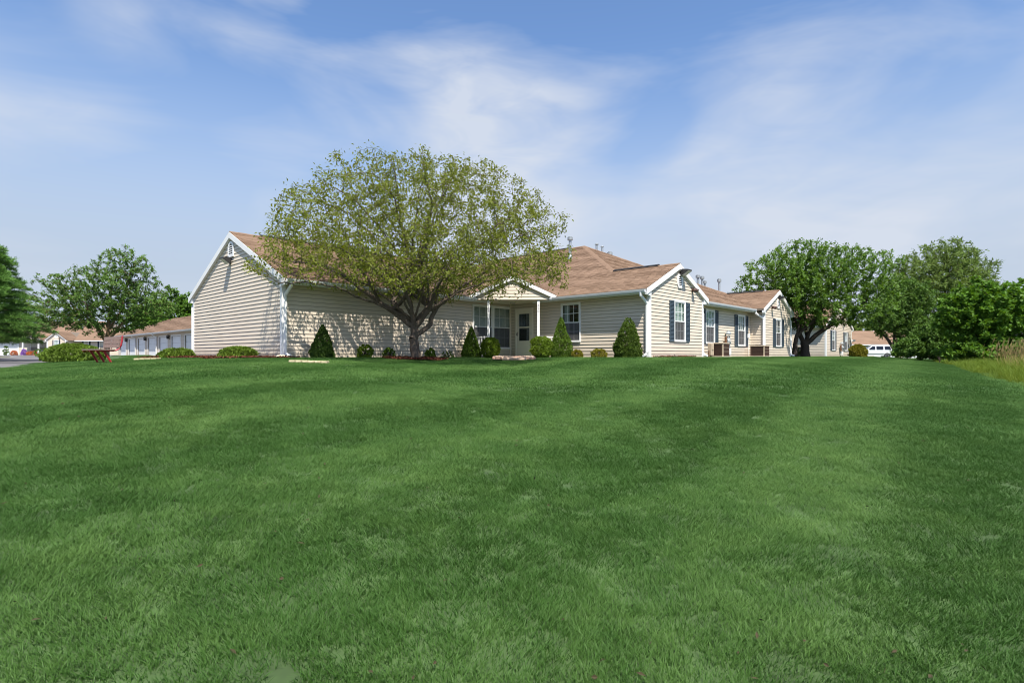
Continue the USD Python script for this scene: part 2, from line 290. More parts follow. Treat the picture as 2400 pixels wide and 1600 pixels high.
def tube(points, r, sides=8):
    p = np.asarray(points, float); r = np.broadcast_to(r, (len(p),))
    t = np.gradient(p, axis=0); t /= np.linalg.norm(t, axis=1, keepdims=True)
    a = np.cross(t, np.where(np.abs(t[:, 2:]) < 0.9, [0, 0, 1.0], [1.0, 0, 0])); a /= np.linalg.norm(a, axis=1, keepdims=True)
    b = np.cross(t, a); g = np.arange(sides) * 2 * np.pi / sides + (np.pi / 4 if sides == 4 else 0)
    v = p[:, None] + r[:, None, None] * (np.cos(g)[None, :, None] * a[:, None] + np.sin(g)[None, :, None] * b[:, None])
    i, j = np.meshgrid(np.arange(len(p) - 1), np.arange(sides), indexing='ij')
    q = np.stack([i * sides + j, i * sides + (j + 1) % sides, (i + 1) * sides + (j + 1) % sides, (i + 1) * sides + j], -1).reshape(-1, 4)
    V = np.vstack([v.reshape(-1, 3), p[:1], p[-1:]]); n0 = len(V) - 2; k = (len(p) - 1) * sides
    caps = [(n0, (j + 1) % sides, j) for j in range(sides)] + [(n0 + 1, k + j, k + (j + 1) % sides) for j in range(sides)]
    m = trimesh.Trimesh(V, np.vstack([q[:, [0, 1, 2]], q[:, [0, 2, 3]], caps]), process=False)
    if m.volume < 0: m.invert()
    return m
def cyl(x, y, z0, z1, r, sides=14): return tube([(x, y, z0), (x, y, z1)], r, sides)
def prism(poly, h0, h1):
    m = trimesh.creation.extrude_polygon(poly, h1 - h0, engine='earcut'); m.apply_translation((0, 0, h0)); return m
def sweep(profile, p0, p1, out):
    """A profile of (outward, up) points carried from p0 to p1; out is the horizontal outward direction."""
    p0, p1, out = np.array(p0, float), np.array(p1, float), np.array([*out, 0.0])
    pr = Polygon(profile); m = trimesh.creation.extrude_polygon(pr, 1.0, engine='earcut'); v = m.vertices.copy()
    m.vertices = p0 + v[:, 2:] * (p1 - p0) + v[:, :1] * out + v[:, 1:2] * np.array([0, 0, 1.0])
    if m.volume < 0: m.invert()
    return m

class Wall:
    """Coordinates on a wall: a along it, o outwards, z up."""
    def __init__(self, o, d):
        d = np.array(d, float) / np.hypot(*d); self.o, self.d, self.n = np.array(o, float), d, np.array([d[1], -d[0]])
        T = np.eye(4); T[:2, 0] = d; T[:2, 1] = self.n; T[:2, 3] = o; self.T = T
    def put(self, m): m = m.copy(); m.apply_transform(self.T); return m
    def box(self, a0, a1, o0, o1, z0, z1, r=0.0): return self.put(rbox(a0, a1, o0, o1, z0, z1, r) if r else bx(a0, a1, o0, o1, z0, z1))
    def plate(self, poly, o0, o1):
        """A polygon in (a, z) made o0..o1 thick."""
        m = trimesh.creation.extrude_polygon(poly, 1.0, engine='earcut'); v = m.vertices.copy()
        m.vertices = np.column_stack([v[:, 0], o0 + v[:, 2] * (o1 - o0), v[:, 1]]); m.fix_normals() if m.volume < 0 else None
        if m.volume < 0: m.invert()
        return self.put(m)
    def at(self, a, o, z): p = self.o + a * self.d + o * self.n; return np.array([p[0], p[1], z])
COURSE = 0.127
def boards(W, poly, z0=0.0, seams=True):
    out = []
    zt = poly.bounds[3]
    for k in range(int(math.ceil((zt - z0) / COURSE))):
        lo = z0 + k * COURSE
        c = poly.intersection(sbox(-99, lo + 0.010, 99, lo + COURSE))
        x0, x1 = c.bounds[0::2] if not c.is_empty else (0, 0)
        if seams and x1 - x0 > 5.5:      # butt joints, staggered from course to course
            cut = [x0 + (x1 - x0) * (0.28 + 0.44 * ((k * 0.37 + 0.11 * (k % 3)) % 1.0))]
            c = c.difference(unary_union([sbox(q - 0.0025, lo, q + 0.0025, lo + 1) for q in cut]))
        for g in getattr(c, 'geoms', [c]):
            if g.geom_type != 'Polygon' or g.area < 0.002: continue
            m = trimesh.creation.extrude_polygon(g, 1.0, engine='earcut'); v = m.vertices.copy()
            off = 0.023 - 0.019 * (v[:, 1] - lo) / COURSE
            m.vertices = np.column_stack([v[:, 0], np.where(v[:, 2] > 0.5, off, 0.0005), v[:, 1]])
            if m.volume < 0: m.invert()
            out.append(W.put(m))
    return out
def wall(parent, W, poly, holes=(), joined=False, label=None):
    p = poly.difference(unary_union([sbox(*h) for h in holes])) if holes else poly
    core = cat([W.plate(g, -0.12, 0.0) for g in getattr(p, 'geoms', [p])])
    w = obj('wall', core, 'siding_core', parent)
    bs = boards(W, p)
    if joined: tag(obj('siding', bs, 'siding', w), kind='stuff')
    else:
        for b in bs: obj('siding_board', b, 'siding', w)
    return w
def window(parent, W, a0, a1, z0, z1, cols=3, fill='blind', frame='vinyl_white', grid=True, muntin=0.022):
    c = 0.055
    fr = [W.box(a0 - c, a1 + c, -0.02, 0.045, z1 - 0.01, z1 + c, 0.006), W.box(a0 - c, a1 + c, -0.02, 0.06, z0 - c, z0 + 0.01, 0.006),
          W.box(a0 - c, a0 + 0.01, -0.02, 0.045, z0 + 0.01, z1 - 0.01, 0.006), W.box(a1 - 0.01, a1 + c, -0.02, 0.045, z0 + 0.01, z1 - 0.01, 0.006)]
    w = obj('window', fr, frame, parent)
    zm = (z0 + z1) / 2
    for (l, h, o) in ((zm - 0.02, z1, 0.012), (z0, zm + 0.02, -0.012)):
        r = 0.04
        obj('sash', [W.box(a0, a1, o - 0.016, o + 0.016, h - r, h), W.box(a0, a1, o - 0.016, o + 0.016, l, l + r), W.box(a0, a0 + r, o - 0.016, o + 0.016, l + r, h - r), W.box(a1 - r, a1, o - 0.016, o + 0.016, l + r, h - r)], frame, w)
        obj('pane', W.box(a0 + r, a1 - r, o - 0.003, o + 0.003, l + r, h - r), 'pane', w)
        if grid:
            bars = [W.box(a0 + (a1 - a0) * k / cols - muntin / 2, a0 + (a1 - a0) * k / cols + muntin / 2, o + 0.004, o + 0.011, l + r, h - r) for k in range(1, cols)]
            bars.append(W.box(a0 + r, a1 - r, o + 0.0042, o + 0.0108, (l + h) / 2 - muntin / 2, (l + h) / 2 + muntin / 2))
            obj('muntin', bars, frame, w)
    obj('screen', W.box(a0 + 0.02, a1 - 0.02, 0.016, 0.018, z0 + 0.02, zm - 0.02), 'insect_screen', w)
    if fill == 'blind':
        sl = []
        for z in np.arange(z0 + 0.03, z1 - 0.02, 0.045):
            m = bx(a0 + 0.03, a1 - 0.03, -0.001, 0.001, -0.023, 0.023); m.apply_transform(trimesh.transformations.rotation_matrix(0.5, (1, 0, 0))); m.apply_translation((0, -0.052, z)); sl.append(W.put(m))
        obj('blind', sl, 'blind_white', w)
    elif fill == 'shade':
        obj('blind', W.box(a0 + 0.03, a1 - 0.03, -0.045, -0.041, zm + 0.0, z1 - 0.02), 'blind_white', w)
        obj('curtain', W.box(a0 + 0.03, a1 - 0.03, -0.10, -0.096, z0, zm), 'curtain', w)
    elif fill == 'curtain':
        a = np.linspace(a0 + 0.02, a0 + (a1 - a0) * 0.30, 24)
        v = np.array([(x, -0.13 + 0.02 * math.sin(i * 1.9), z) for i, x in enumerate(a) for z in (z0, z1)])
        f = [(2 * i, 2 * i + 2, 2 * i + 3) for i in range(23)] + [(2 * i, 2 * i + 3, 2 * i + 1) for i in range(23)]
        obj('curtain', W.put(trimesh.Trimesh(v, f, process=False)), 'blind_white', w)
    obj('room_backing', W.box(a0 - 0.3, a1 + 0.3, -0.95, -0.93, z0 - 0.3, z1 + 0.1), 'dark_room', w)
    return w
def shutter(parent, W, a0, a1, z0, z1, m='shutter_blue'):
    fr = [W.box(a0, a0 + 0.045, 0.018, 0.05, z0, z1), W.box(a1 - 0.045, a1, 0.018, 0.05, z0, z1), W.box(a0 + 0.045, a1 - 0.045, 0.018, 0.05, z1 - 0.06, z1), W.box(a0 + 0.045, a1 - 0.045, 0.018, 0.05, z0, z0 + 0.06), W.box(a0 + 0.045, a1 - 0.045, 0.018, 0.05, (z0 + z1) / 2 - 0.035, (z0 + z1) / 2 + 0.035)]
    s = obj('shutter', fr, m, parent)
    sl = []
    for z in np.arange(z0 + 0.08, z1 - 0.07, 0.05):
        b = bx(a0 + 0.045, a1 - 0.045, -0.003, 0.003, -0.028, 0.028); b.apply_transform(trimesh.transformations.rotation_matrix(0.55, (1, 0, 0))); b.apply_translation((0, 0.034, z)); sl.append(W.put(b))
    obj('louvres', sl, m, s)
K = 0.465
RNG = np.random.default_rng(7)
def roof_plane(roof, pts, e, up, ze, thick=0.09, tab=0.30, expo=0.145):
    """A sloping plane over the plan polygon pts: height ze at plan point e, rising K per metre along up; deck plus laid shingles."""
    up = np.array(up, float) / np.hypot(*up); a = np.array([up[1], -up[0]]); e = np.array(e, float)
    q = np.array([((np.array(p) - e) @ a, (np.array(p) - e) @ up) for p in pts]); poly = Polygon(q)
    def place(ab, h):
        return np.column_stack([e + ab[:, :1] * a + ab[:, 1:2] * up, ze + K * ab[:, 1] + h])
    m = trimesh.creation.extrude_polygon(poly, thick, engine='earcut'); v = m.vertices.copy()
    m.vertices = place(v[:, :2], v[:, 2] - thick)
    if m.volume < 0: m.invert()
    obj('roof_deck', m, 'siding_core', roof)
    V, F, n = [], [], 0
    db = expo * math.cos(math.atan(K)); b0, b1 = q[:, 1].min(), q[:, 1].max()
    def span(b):
        c = poly.intersection(LineString([(-99, b), (99, b)]))
        return (c.bounds[0], c.bounds[2]) if not c.is_empty else None
    for j in range(int((b1 - b0) / db) + 1):
        lo, hi = b0 + j * db, min(b0 + (j + 1) * db, b1)
        sl, sh = span(lo + 1e-4), span(hi - 1e-4)
        if not sl or not sh or hi - lo < 0.01: continue
        k0, k1 = min(sl[0], sh[0]), max(sl[1], sh[1])
        x = np.arange(k0 - tab * (0.5 * (j % 2) + 0.3 * RNG.random()), k1 + tab, tab)
        x = np.sort(np.clip(x + RNG.normal(0, 0.012, len(x)), k0, k1)); L, R = x[:-1] + 0.002, x[1:] - 0.002; ok = R - L > 0.02; L, R = L[ok], R[ok]
        if not len(L): continue
        lift = 0.012 + 0.018 * RNG.random(len(L)) + 0.007 * np.sin(L * 0.9 + j * 0.7)
        ll, lr, hl, hr = np.clip(L, *sl), np.clip(R, *sl), np.clip(L, *sh), np.clip(R, *sh)
        o = np.ones(len(L))
        P4 = [place(np.column_stack([ll, lo * o]), lift), place(np.column_stack([lr, lo * o]), lift), place(np.column_stack([hr, hi * o]), 0.006 * o), place(np.column_stack([hl, hi * o]), 0.006 * o),
              place(np.column_stack([ll, lo * o]), 0.001 * o), place(np.column_stack([lr, lo * o]), 0.001 * o)]
        V.append(np.stack(P4, 1).reshape(-1, 3)); i = n + 6 * np.arange(len(L))[:, None]
        F.append(np.vstack([i + [0, 1, 2], i + [0, 2, 3], i + [4, 5, 1], i + [4, 1, 0]])); n += 6 * len(L)
    tag(obj('shingles', trimesh.Trimesh(np.vstack(V), np.vstack(F), process=False), 'shingle', roof), kind='stuff')
def ridge_cap(roof, p0, p1, vent=None, w=0.15, drop=0.07):
    p0, p1 = np.array(p0, float), np.array(p1, float); d = p1 - p0; L = np.linalg.norm(d); h = np.array([d[1], -d[0]]) / np.hypot(d[0], d[1])
    def vee(q0, q1, w, drop, lift, th):
        pr = [(-w, -drop), (0, 0), (w, -drop), (w, -drop - th), (0, -th), (-w, -drop - th)]
        return sweep([(a, b + lift) for a, b in pr], q0, q1, h)
    n = max(1, int(L / 0.30)); caps = [vee(p0 + d * i / n, p0 + d * (i + 1.0) / n - d / L * 0.004, w, drop, 0.035 + 0.004 * (i % 2), 0.02) for i in range(n)]
    tag(obj('ridge_caps', caps, 'shingle', roof), kind='stuff')
    if vent:
        q0, q1 = p0 + d * vent[0], p0 + d * vent[1]
        obj('ridge_vent', vee(q0, q1, 0.11, 0.05, 0.085, 0.045), 'ridge_black', roof)
GUT = [(0, 0), (0, -0.11), (0.075, -0.11), (0.105, -0.06), (0.115, 0.0), (0.107, 0.0), (0.098, -0.058), (0.07, -0.102), (0.008, -0.102), (0.008, 0)]
def eave(house, p0, p1, out, ze, wall_off, soff=2.29):
    """Fascia, gutter and soffit under a straight eave edge from p0 to p1 (plan), outward direction out."""
    p0, p1, out = np.array(p0, float), np.array(p1, float), np.array(out, float)
    z = ze - 0.02
    obj('fascia', sweep([(-0.03, -0.16), (-0.005, -0.16), (-0.005, -0.015), (-0.03, -0.015)], [*p0, z], [*p1, z], out), 'white_trim', house)
    obj('gutter', sweep(GUT, [*(p0 + out * 0.0), z], [*(p1 + out * 0.0), z], out), 'gutter_white', house)
    obj('soffit', sweep([(-wall_off, soff - z), (-0.03, soff - z), (-0.03, soff - z + 0.015), (-wall_off, soff - z + 0.015)], [*p0, z], [*p1, z], out), 'soffit', house)
def rakes(house, W, c, half, ze, over=0.105, board=0.205, wallhalf=None):
    """White rake boards along both slopes of a gable centred at a=c; half = centre to eave edge; plus box returns at the feet."""
    for sg in (-1, 1):
        A, B = (c + sg * half, ze), (c, ze + K * half)
        band = Polygon([A, B, (c, B[1] - board), (A[0], A[1] - board)])
        obj('rake_board', W.plate(band, over - 0.03, over), 'white_trim', house)
        obj('rake_soffit', W.plate(Polygon([(A[0], A[1] - board + 0.02), (c, B[1] - board + 0.02), (c, B[1] - board), (A[0], A[1] - board)]), 0.0, over - 0.03), 'white_trim', house)
        x0, x1 = c + sg * half, c + sg * wallhalf
        obj('eave_return', W.plate(Polygon([(x0, ze - 0.02), (x0, ze - 0.19), (x1, ze - 0.24), (x1 - sg * 0.02, ze - 0.24), (x1 - sg * 0.02, ze + K * (half - wallhalf) - 0.05)]), 0.0, over - 0.032), 'white_trim', house)
def corner_trim(house, W, a0, a1, z1=2.3, o=0.022): obj('corner_trim', W.box(a0, a1, -0.01, o, 0.0, z1, 0.004), 'white_trim', house)
def downspout(house, W, a_top, o_top, a, z_top=2.32, kick=1, o=0.075, mat_='white_trim'):
    pts = [W.at(a_top, o_top, z_top), W.at(a_top, o_top, z_top - 0.10), W.at(a, o, z_top - 0.36), W.at(a, o, z_top - 0.5), W.at(a, o, 0.22), W.at(a + 0.02 * kick, o + 0.02, 0.12), W.at(a + 0.1 * kick, o + 0.16, 0.06)]
    obj('downspout', tube(pts, 0.052, 8), mat_, house, smooth=40)
def louvre_vent(house, W, a, zb, zt, w, shape='arch'):
    h = zt - zb
    if shape == 'arch':
        r = w / 2; ang = np.linspace(0, math.pi, 17); out = Polygon([(a - r, zb), (a + r, zb)] + [(a + r * math.cos(t), zt - 0.62 * r * 1.6 + 0.62 * r * 1.6 * math.sin(t)) for t in ang])
    else:
        c = w * 0.29; out = Polygon([(a - w / 2, zb + h * 0.28), (a - c, zb), (a + c, zb), (a + w / 2, zb + h * 0.28), (a + w / 2, zt - h * 0.28), (a + c, zt), (a - c, zt), (a - w / 2, zt - h * 0.28)])
    inn = out.buffer(-0.07)
    v = obj('gable_vent', W.plate(out.difference(inn), 0.016, 0.055), 'white_trim', house)
    obj('vent_backing', W.plate(inn, 0.017, 0.02), 'black_metal', v)
    for z in np.arange(inn.bounds[1] + 0.03, inn.bounds[3] - 0.02, 0.075):
        c = inn.intersection(LineString([(-99, z), (99, z)]))
        if c.is_empty or c.length < 0.05: continue
        m = bx(c.bounds[0], c.bounds[2], -0.003, 0.003, -0.024, 0.024); m.apply_transform(trimesh.transformations.rotation_matrix(0.6, (1, 0, 0))); m.apply_translation((0, 0.038, z)); obj('vent_slat', W.put(m), 'white_trim', v)
def floodlight(house, W, a, z, w=0.44, d=0.34, h=0.27):
    f = obj('flood_light', W.put(trimesh.convex.convex_hull(np.array([(x, o, zz) for x in (a - w / 2, a + w / 2) for o, zz in ((0.10, z), (0.10, z + h), (0.16, z + h + 0.03), (d + 0.1, z + h), (d + 0.1, z + h - 0.05))]))), 'black_metal', house)
    obj('lens', W.put(trimesh.convex.convex_hull(np.array([(x, o, zz) for x in (a - w / 2 + 0.03, a + w / 2 - 0.03) for o, zz in ((0.125, z - 0.012), (d + 0.105, z + h - 0.062), (0.13, z + 0.02), (d + 0.09, z + h - 0.05))]))), 'lamp_glass', f)
    obj('bracket', W.box(a - 0.07, a + 0.07, 0.012, 0.12, z + 0.02, z + 0.22), 'black_metal', f)
def walllamp(house, W, a, z):
    l = obj('wall_lamp', [W.box(a - 0.07, a + 0.07, 0.012, 0.05, z - 0.08, z + 0.09, 0.01), W.put(tube([(a, 0.04, z), (a + 0.02, 0.14, z + 0.02), (a + 0.03, 0.24, z - 0.05)], [0.05, 0.06, 0.07], 8)), W.put(tube([(a, 0.04, z), (a - 0.06, 0.13, z + 0.02), (a - 0.1, 0.2, z - 0.06)], [0.04, 0.05, 0.06], 8))], 'bronze_metal', house)
def roof_pipe(roof, s, t, z0, z1, r, cap='flat', flash=True):
    p = obj('flue_pipe', cyl(s, t, z0, z1, r, 14), 'galvanised', roof, smooth=40)
    if cap == 'flat': obj('pipe_cap', [cyl(s, t, z1 - 0.03, z1 + 0.11, r * 1.9, 16), cyl(s, t, z1 + 0.11, z1 + 0.15, r * 1.3, 16)], 'pipe_grey', p, smooth=40)
    elif cap == 'cone': obj('pipe_cap', [tube([(s, t, z1 + 0.04), (s, t, z1 + 0.055), (s, t, z1 + 0.14)], [r * 1.6, r * 1.7, 0.02], 14)], 'pipe_grey', p)
    if flash: obj('flashing', tube([(s, t, z0), (s, t, z0 + 0.16), (s, t, z0 + 0.2)], [r * 1.9, r * 1.25, r * 1.05], 14), 'galvanised', p, smooth=40)
def door_panel(house, W, a0, a1, z1):
    d = obj('entry_door', [W.box(a0, a0 + 0.085, -0.02, 0.05, 0.0, z1, 0.005), W.box(a1 - 0.085, a1, -0.02, 0.05, 0.0, z1, 0.005), W.box(a0 + 0.085, a1 - 0.085, -0.02, 0.05, z1 - 0.09, z1, 0.005)], 'door_cream', house, label='cream storm door with two dark panes')
    b0, b1 = a0 + 0.085, a1 - 0.085
    g0, g1 = b0 + 0.13, b1 - 0.13
    obj('leaf', [W.box(b0, g0, -0.005, 0.03, 0.03, z1 - 0.09), W.box(g1, b1, -0.005, 0.03, 0.03, z1 - 0.09), W.box(g0, g1, -0.005, 0.03, 0.03, 0.72), W.box(g0, g1, -0.005, 0.03, 1.27, 1.33), W.box(g0, g1, -0.005, 0.03, z1 - 0.24, z1 - 0.09), W.box(g0 + 0.06, g1 - 0.06, 0.03, 0.036, 0.12, 0.62, 0.003)], 'door_cream', d)
    obj('pane', W.box(g0, g1, 0.008, 0.014, 1.33, z1 - 0.24), 'pane', d); obj('pane', W.box(g0, g1, 0.008, 0.014, 0.72, 1.27), 'pane', d)
    obj('inner_door', W.box(b0, b1, -0.09, -0.06, 0.03, z1 - 0.09), 'dark_room', d)
    obj('handle', [W.box(b0 + 0.03, b0 + 0.065, 0.03, 0.045, 0.93, 1.10, 0.004), W.put(tube([(b0 + 0.05, 0.04, 1.06), (b0 + 0.05, 0.085, 1.05), (b0 + 0.05, 0.085, 0.96), (b0 + 0.05, 0.04, 0.95)], 0.011, 6))], 'black_metal', d)
    for z in (1.0, 1.85): obj('hinge', W.box(a1 - 0.10, a1 - 0.085, 0.05, 0.058, z - 0.05, z + 0.05), 'galvanised', d)

# ------------------------------------------------------------------ the long house with its corner porch
ZE, OV = 2.44, 0.35
H1 = thing('house', 'long beige clapboard bungalow with brown roof and corner porch behind the crab apple tree', 'house', (C0[0], C0[1], ZB), ROTZ)
WL = Wall((-10.24, 6.84), (1, 0))          # long front of the left wing
WG = Wall((-10.24, 14.94), (0, -1))        # end gable of the left wing
WR = Wall((0, 6.84), (0, -1))              # flank of the right wing
W1 = Wall((0, 0), (1, 0))                  # front plane of the two small gables
WC = Wall((0, 0.7), (1, 0))                # recessed wall between them
W2L = Wall((11.52, 0.7), (0, -1))
W1R = Wall((4.36, 0.0), (0, 1))
gable = lambda c, hw: Polygon([(c - hw, 0), (c + hw, 0), (c + hw, 2.31), (c + hw, 2.36 + K * (OV - 0.02)), (c, 2.36 + K * (hw + OV) - 0.02), (c - hw, 2.36 + K * (OV - 0.02)), (c - hw, 2.31)])
dw = [(7.99, 0.42, 9.06, 2.15), (9.17, 0.42, 10.21, 2.15)]
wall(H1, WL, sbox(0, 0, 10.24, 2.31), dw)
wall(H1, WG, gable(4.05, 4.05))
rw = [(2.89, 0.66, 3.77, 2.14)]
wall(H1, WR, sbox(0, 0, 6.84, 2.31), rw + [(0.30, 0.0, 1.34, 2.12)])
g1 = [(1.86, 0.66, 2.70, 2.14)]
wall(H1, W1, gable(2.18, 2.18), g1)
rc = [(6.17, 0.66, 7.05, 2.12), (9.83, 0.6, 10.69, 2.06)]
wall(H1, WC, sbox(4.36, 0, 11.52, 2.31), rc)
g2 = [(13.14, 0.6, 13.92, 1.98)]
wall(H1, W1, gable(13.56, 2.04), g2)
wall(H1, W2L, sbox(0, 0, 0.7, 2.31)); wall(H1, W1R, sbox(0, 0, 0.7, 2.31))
# sides out of the picture that close the shell
obj('rear_walls', [bx(-10.24, 0, 14.84, 14.94, 0, 2.31), bx(0, 0.1, 14.94, 24.3, 0, 2.31), bx(0, 15.6, 24.2, 24.3, 0, 2.31), bx(15.5, 15.6, 0.02, 24.2, 0, 2.31)], 'siding', H1)
wall(H1, Wall((15.6, 2.0), (1, 0)), sbox(0, 0, 7.8, 2.31), joined=True)
obj('wing_walls', [bx(23.3, 23.4, 2.0, 9.6, 0, 2.31), bx(15.6, 23.3, 9.5, 9.6, 0, 2.31)], 'siding', H1)
# windows and shutters
for h in dw: window(H1, WL, h[0], h[2], h[1], h[3], fill='blind')
obj('window_mullion', WL.box(9.06, 9.17, -0.02, 0.05, 0.37, 2.2), 'vinyl_white', H1)
window(H1, WR, *[rw[0][i] for i in (0, 2, 1, 3)], fill='curtain')
for W, h, s0, s1, fl in ((W1, g1[0], 1.44, 3.10, 'shade'), (WC, rc[0], None, 7.47, 'shade'), (WC, rc[1], 9.40, 11.11, 'shade'), (W1, g2[0], 12.70, 14.36, 'curtain')):
    window(H1, W, h[0], h[2], h[1], h[3], cols=3, fill=fl)
    if s0: shutter(H1, W, s0, h[0] - 0.06, h[1] - 0.05, h[3] + 0.03)
    shutter(H1, W, h[2] + 0.06, s1, h[1] - 0.05, h[3] + 0.03)
shutter(H1, WC, 5.72, 6.11, 0.61, 2.15)
door_panel(H1, WR, 0.30, 1.34, 2.12)
# roof
roof = thing('roof', parent=H1)
roof_plane(roof, [(-10.33, 6.49), (-.35, 6.49), (4.05, 10.89), (-10.33, 10.89)], (0, 6.49), (0, 1), ZE)
roof_plane(roof, [(-10.33, 15.29), (-.35, 15.29), (4.05, 10.89), (-10.33, 10.89)], (0, 15.29), (0, -1), ZE)
roof_plane(roof, [(-.35, -.09), (2.18, -.09), (2.18, 2.88), (7.8, 8.5), (7.8, 16.5), (-.35, 24.65)], (-.35, 0), (1, 0), ZE)
roof_plane(roof, [(2.18, -.09), (4.71, -.09), (4.71, .35), (2.18, 2.88)], (4.71, 0), (-1, 0), ZE)
roof_plane(roof, [(4.71, .35), (11.17, .35), (13.56, 2.74), (7.8, 8.5), (2.18, 2.88)], (0, .35), (0, 1), ZE)
roof_plane(roof, [(11.17, -.09), (13.56, -.09), (13.56, 2.74), (11.17, .35)], (11.17, 0), (1, 0), ZE)
roof_plane(roof, [(13.56, -.09), (15.95, -.09), (15.95, 24.65), (7.8, 16.5), (7.8, 8.5), (13.56, 2.74)], (15.95, 0), (-1, 0), ZE)
roof_plane(roof, [(15.95, 24.65), (-.35, 24.65), (7.8, 16.5)], (0, 24.65), (0, -1), ZE)
# hipped rear wing to the right
roof_plane(roof, [(12, 1.6), (23.75, 1.6), (19.75, 5.6), (12, 5.6)], (0, 1.6), (0, 1), ZE + 0.1)
roof_plane(roof, [(12, 9.6), (23.75, 9.6), (19.75, 5.6), (12, 5.6)], (0, 9.6), (0, -1), ZE + 0.1)
roof_plane(roof, [(23.75, 1.6), (23.75, 9.6), (19.75, 5.6)], (23.75, 0), (-1, 0), ZE + 0.1)
zr = lambda h: ZE + K * h
ridge_cap(roof, (-10.33, 10.89, zr(4.4)), (4.05, 10.89, zr(4.4)), (0.075, 0.9))
ridge_cap(roof, (2.18, -.09, zr(2.53)), (2.18, 2.88, zr(2.53)), (0.30, 1.0))
ridge_cap(roof, (13.56, -.09, zr(2.39)), (13.56, 2.74, zr(2.39)), (0.30, 1.0))
ridge_cap(roof, (7.8, 8.5, zr(8.15)), (7.8, 16.5, zr(8.15)), (0.14, 0.95))
ridge_cap(roof, (2.18, 2.88, zr(2.53)), (7.8, 8.5, zr(8.15))); ridge_cap(roof, (13.56, 2.74, zr(2.39)), (7.8, 8.5, zr(8.15)))
ridge_cap(roof, (12, 5.6, zr(4.0) + .1), (19.75, 5.6, zr(4.0) + .1)); ridge_cap(roof, (23.75, 1.6, ZE + .1), (19.75, 5.6, zr(4.0) + .1))
roof_pipe(roof, 5.5, 7.75, zr(5.84) - .02, zr(5.84) + 1.0, 0.075, 'flat')
roof_pipe(roof, 8.5, 8.15, zr(7.45) - .1, 6.34, 0.07, 'cone'); roof_pipe(roof, 8.75, 7.95, zr(7.2) - .1, 6.20, 0.06, 'cone')
roof_pipe(roof, 9.0, 7.6, zr(6.95) - .1, 5.82, 0.08, 'flat')
roof_pipe(roof, 13.3, 3.1, zr(2.4) - .05, zr(2.4) + .74, 0.06, 'flat', False)
roof_pipe(roof, 16.4, 5.8, zr(3.9), zr(3.9) + .85, 0.075, 'flat', False); roof_pipe(roof, 16.8, 5.7, zr(3.9), zr(3.9) + .8, 0.07, 'flat', False); roof_pipe(roof, 17.2, 5.7, zr(3.9), zr(3.9) + .55, 0.06, 'flat', False)
# eaves, rakes, corners, spouts
eave(H1, (-10.28, 6.49), (-1.55, 6.49), (0, -1), ZE, OV)
eave(H1, (-.35, 5.25), (-.35, -.06), (-1, 0), ZE, OV)
eave(H1, (4.71, .35), (11.17, .35), (0, -1), ZE, OV)
eave(H1, (-10.28, 15.29), (-.3, 15.29), (0, 1), ZE, OV)
eave(H1, (15.95, 1.6), (23.7, 1.6), (0, -1), ZE + .1, 0.4, 2.30); eave(H1, (15.95, -.06), (15.95, 1.4), (1, 0), ZE, OV)
rakes(H1, WG, 4.05, 4.4, ZE, wallhalf=4.05); rakes(H1, W1, 2.18, 2.53, ZE, wallhalf=2.18); rakes(H1, W1, 13.56, 2.39, ZE, wallhalf=2.04)
corner_trim(H1, WG, 7.98, 8.122); corner_trim(H1, WG, -0.02, 0.10); corner_trim(H1, WL, 0.0, 0.10)
corner_trim(H1, W1, -0.02, 0.10); corner_trim(H1, W1, 4.26, 4.38); corner_trim(H1, WR, 6.74, 6.84)
corner_trim(H1, W1, 11.50, 11.62); corner_trim(H1, W1, 15.50, 15.62); corner_trim(H1, W2L, 0.6, 0.7)
obj('inner_corner_trim', WL.box(10.14, 10.22, 0.012, 0.06, 0, 2.29), 'soffit', H1)
downspout(H1, WL, 0.10, 0.40, 0.075, o=0.055, kick=1)
downspout(H1, WR, 6.72, 0.40, 6.77, o=0.055, kick=-1)
downspout(H1, W1, 4.70, -0.32, 4.42, o=-0.02, kick=1); downspout(H1, W1, 11.16, -0.3, 11.48, o=-0.04, kick=-1); downspout(H1, W1, 15.95, -0.2, 15.66, o=0.0, kick=1); downspout(H1, WG, -0.35, -0.1, -0.06, o=0.02, kick=-1)
louvre_vent(H1, WG, 4.05, 3.60, 4.16, 0.50, 'arch'); louvre_vent(H1, W1, 2.28, 2.68, 3.22, 0.44, 'octagon'); louvre_vent(H1, W1, 13.5, 2.58, 3.06, 0.40, 'octagon')
floodlight(H1, WG, 3.98, 3.36, 0.34, 0.24, 0.2); floodlight(H1, W1, 2.40, 3.17, 0.34, 0.28, 0.22); floodlight(H1, W1, 13.62, 3.05, 0.24, 0.22, 0.16)
walllamp(H1, W1, 3.36, 2.70); walllamp(H1, W1, 12.55, 2.58)
obj('phone_box', [WC.box(11.0, 11.2, 0.012, 0.1, 0.98, 1.18, 0.008), WC.put(tube([(11.1, 0.05, 0.98), (11.1, 0.05, 0.1)], 0.012, 6))], 'vinyl_white', H1)

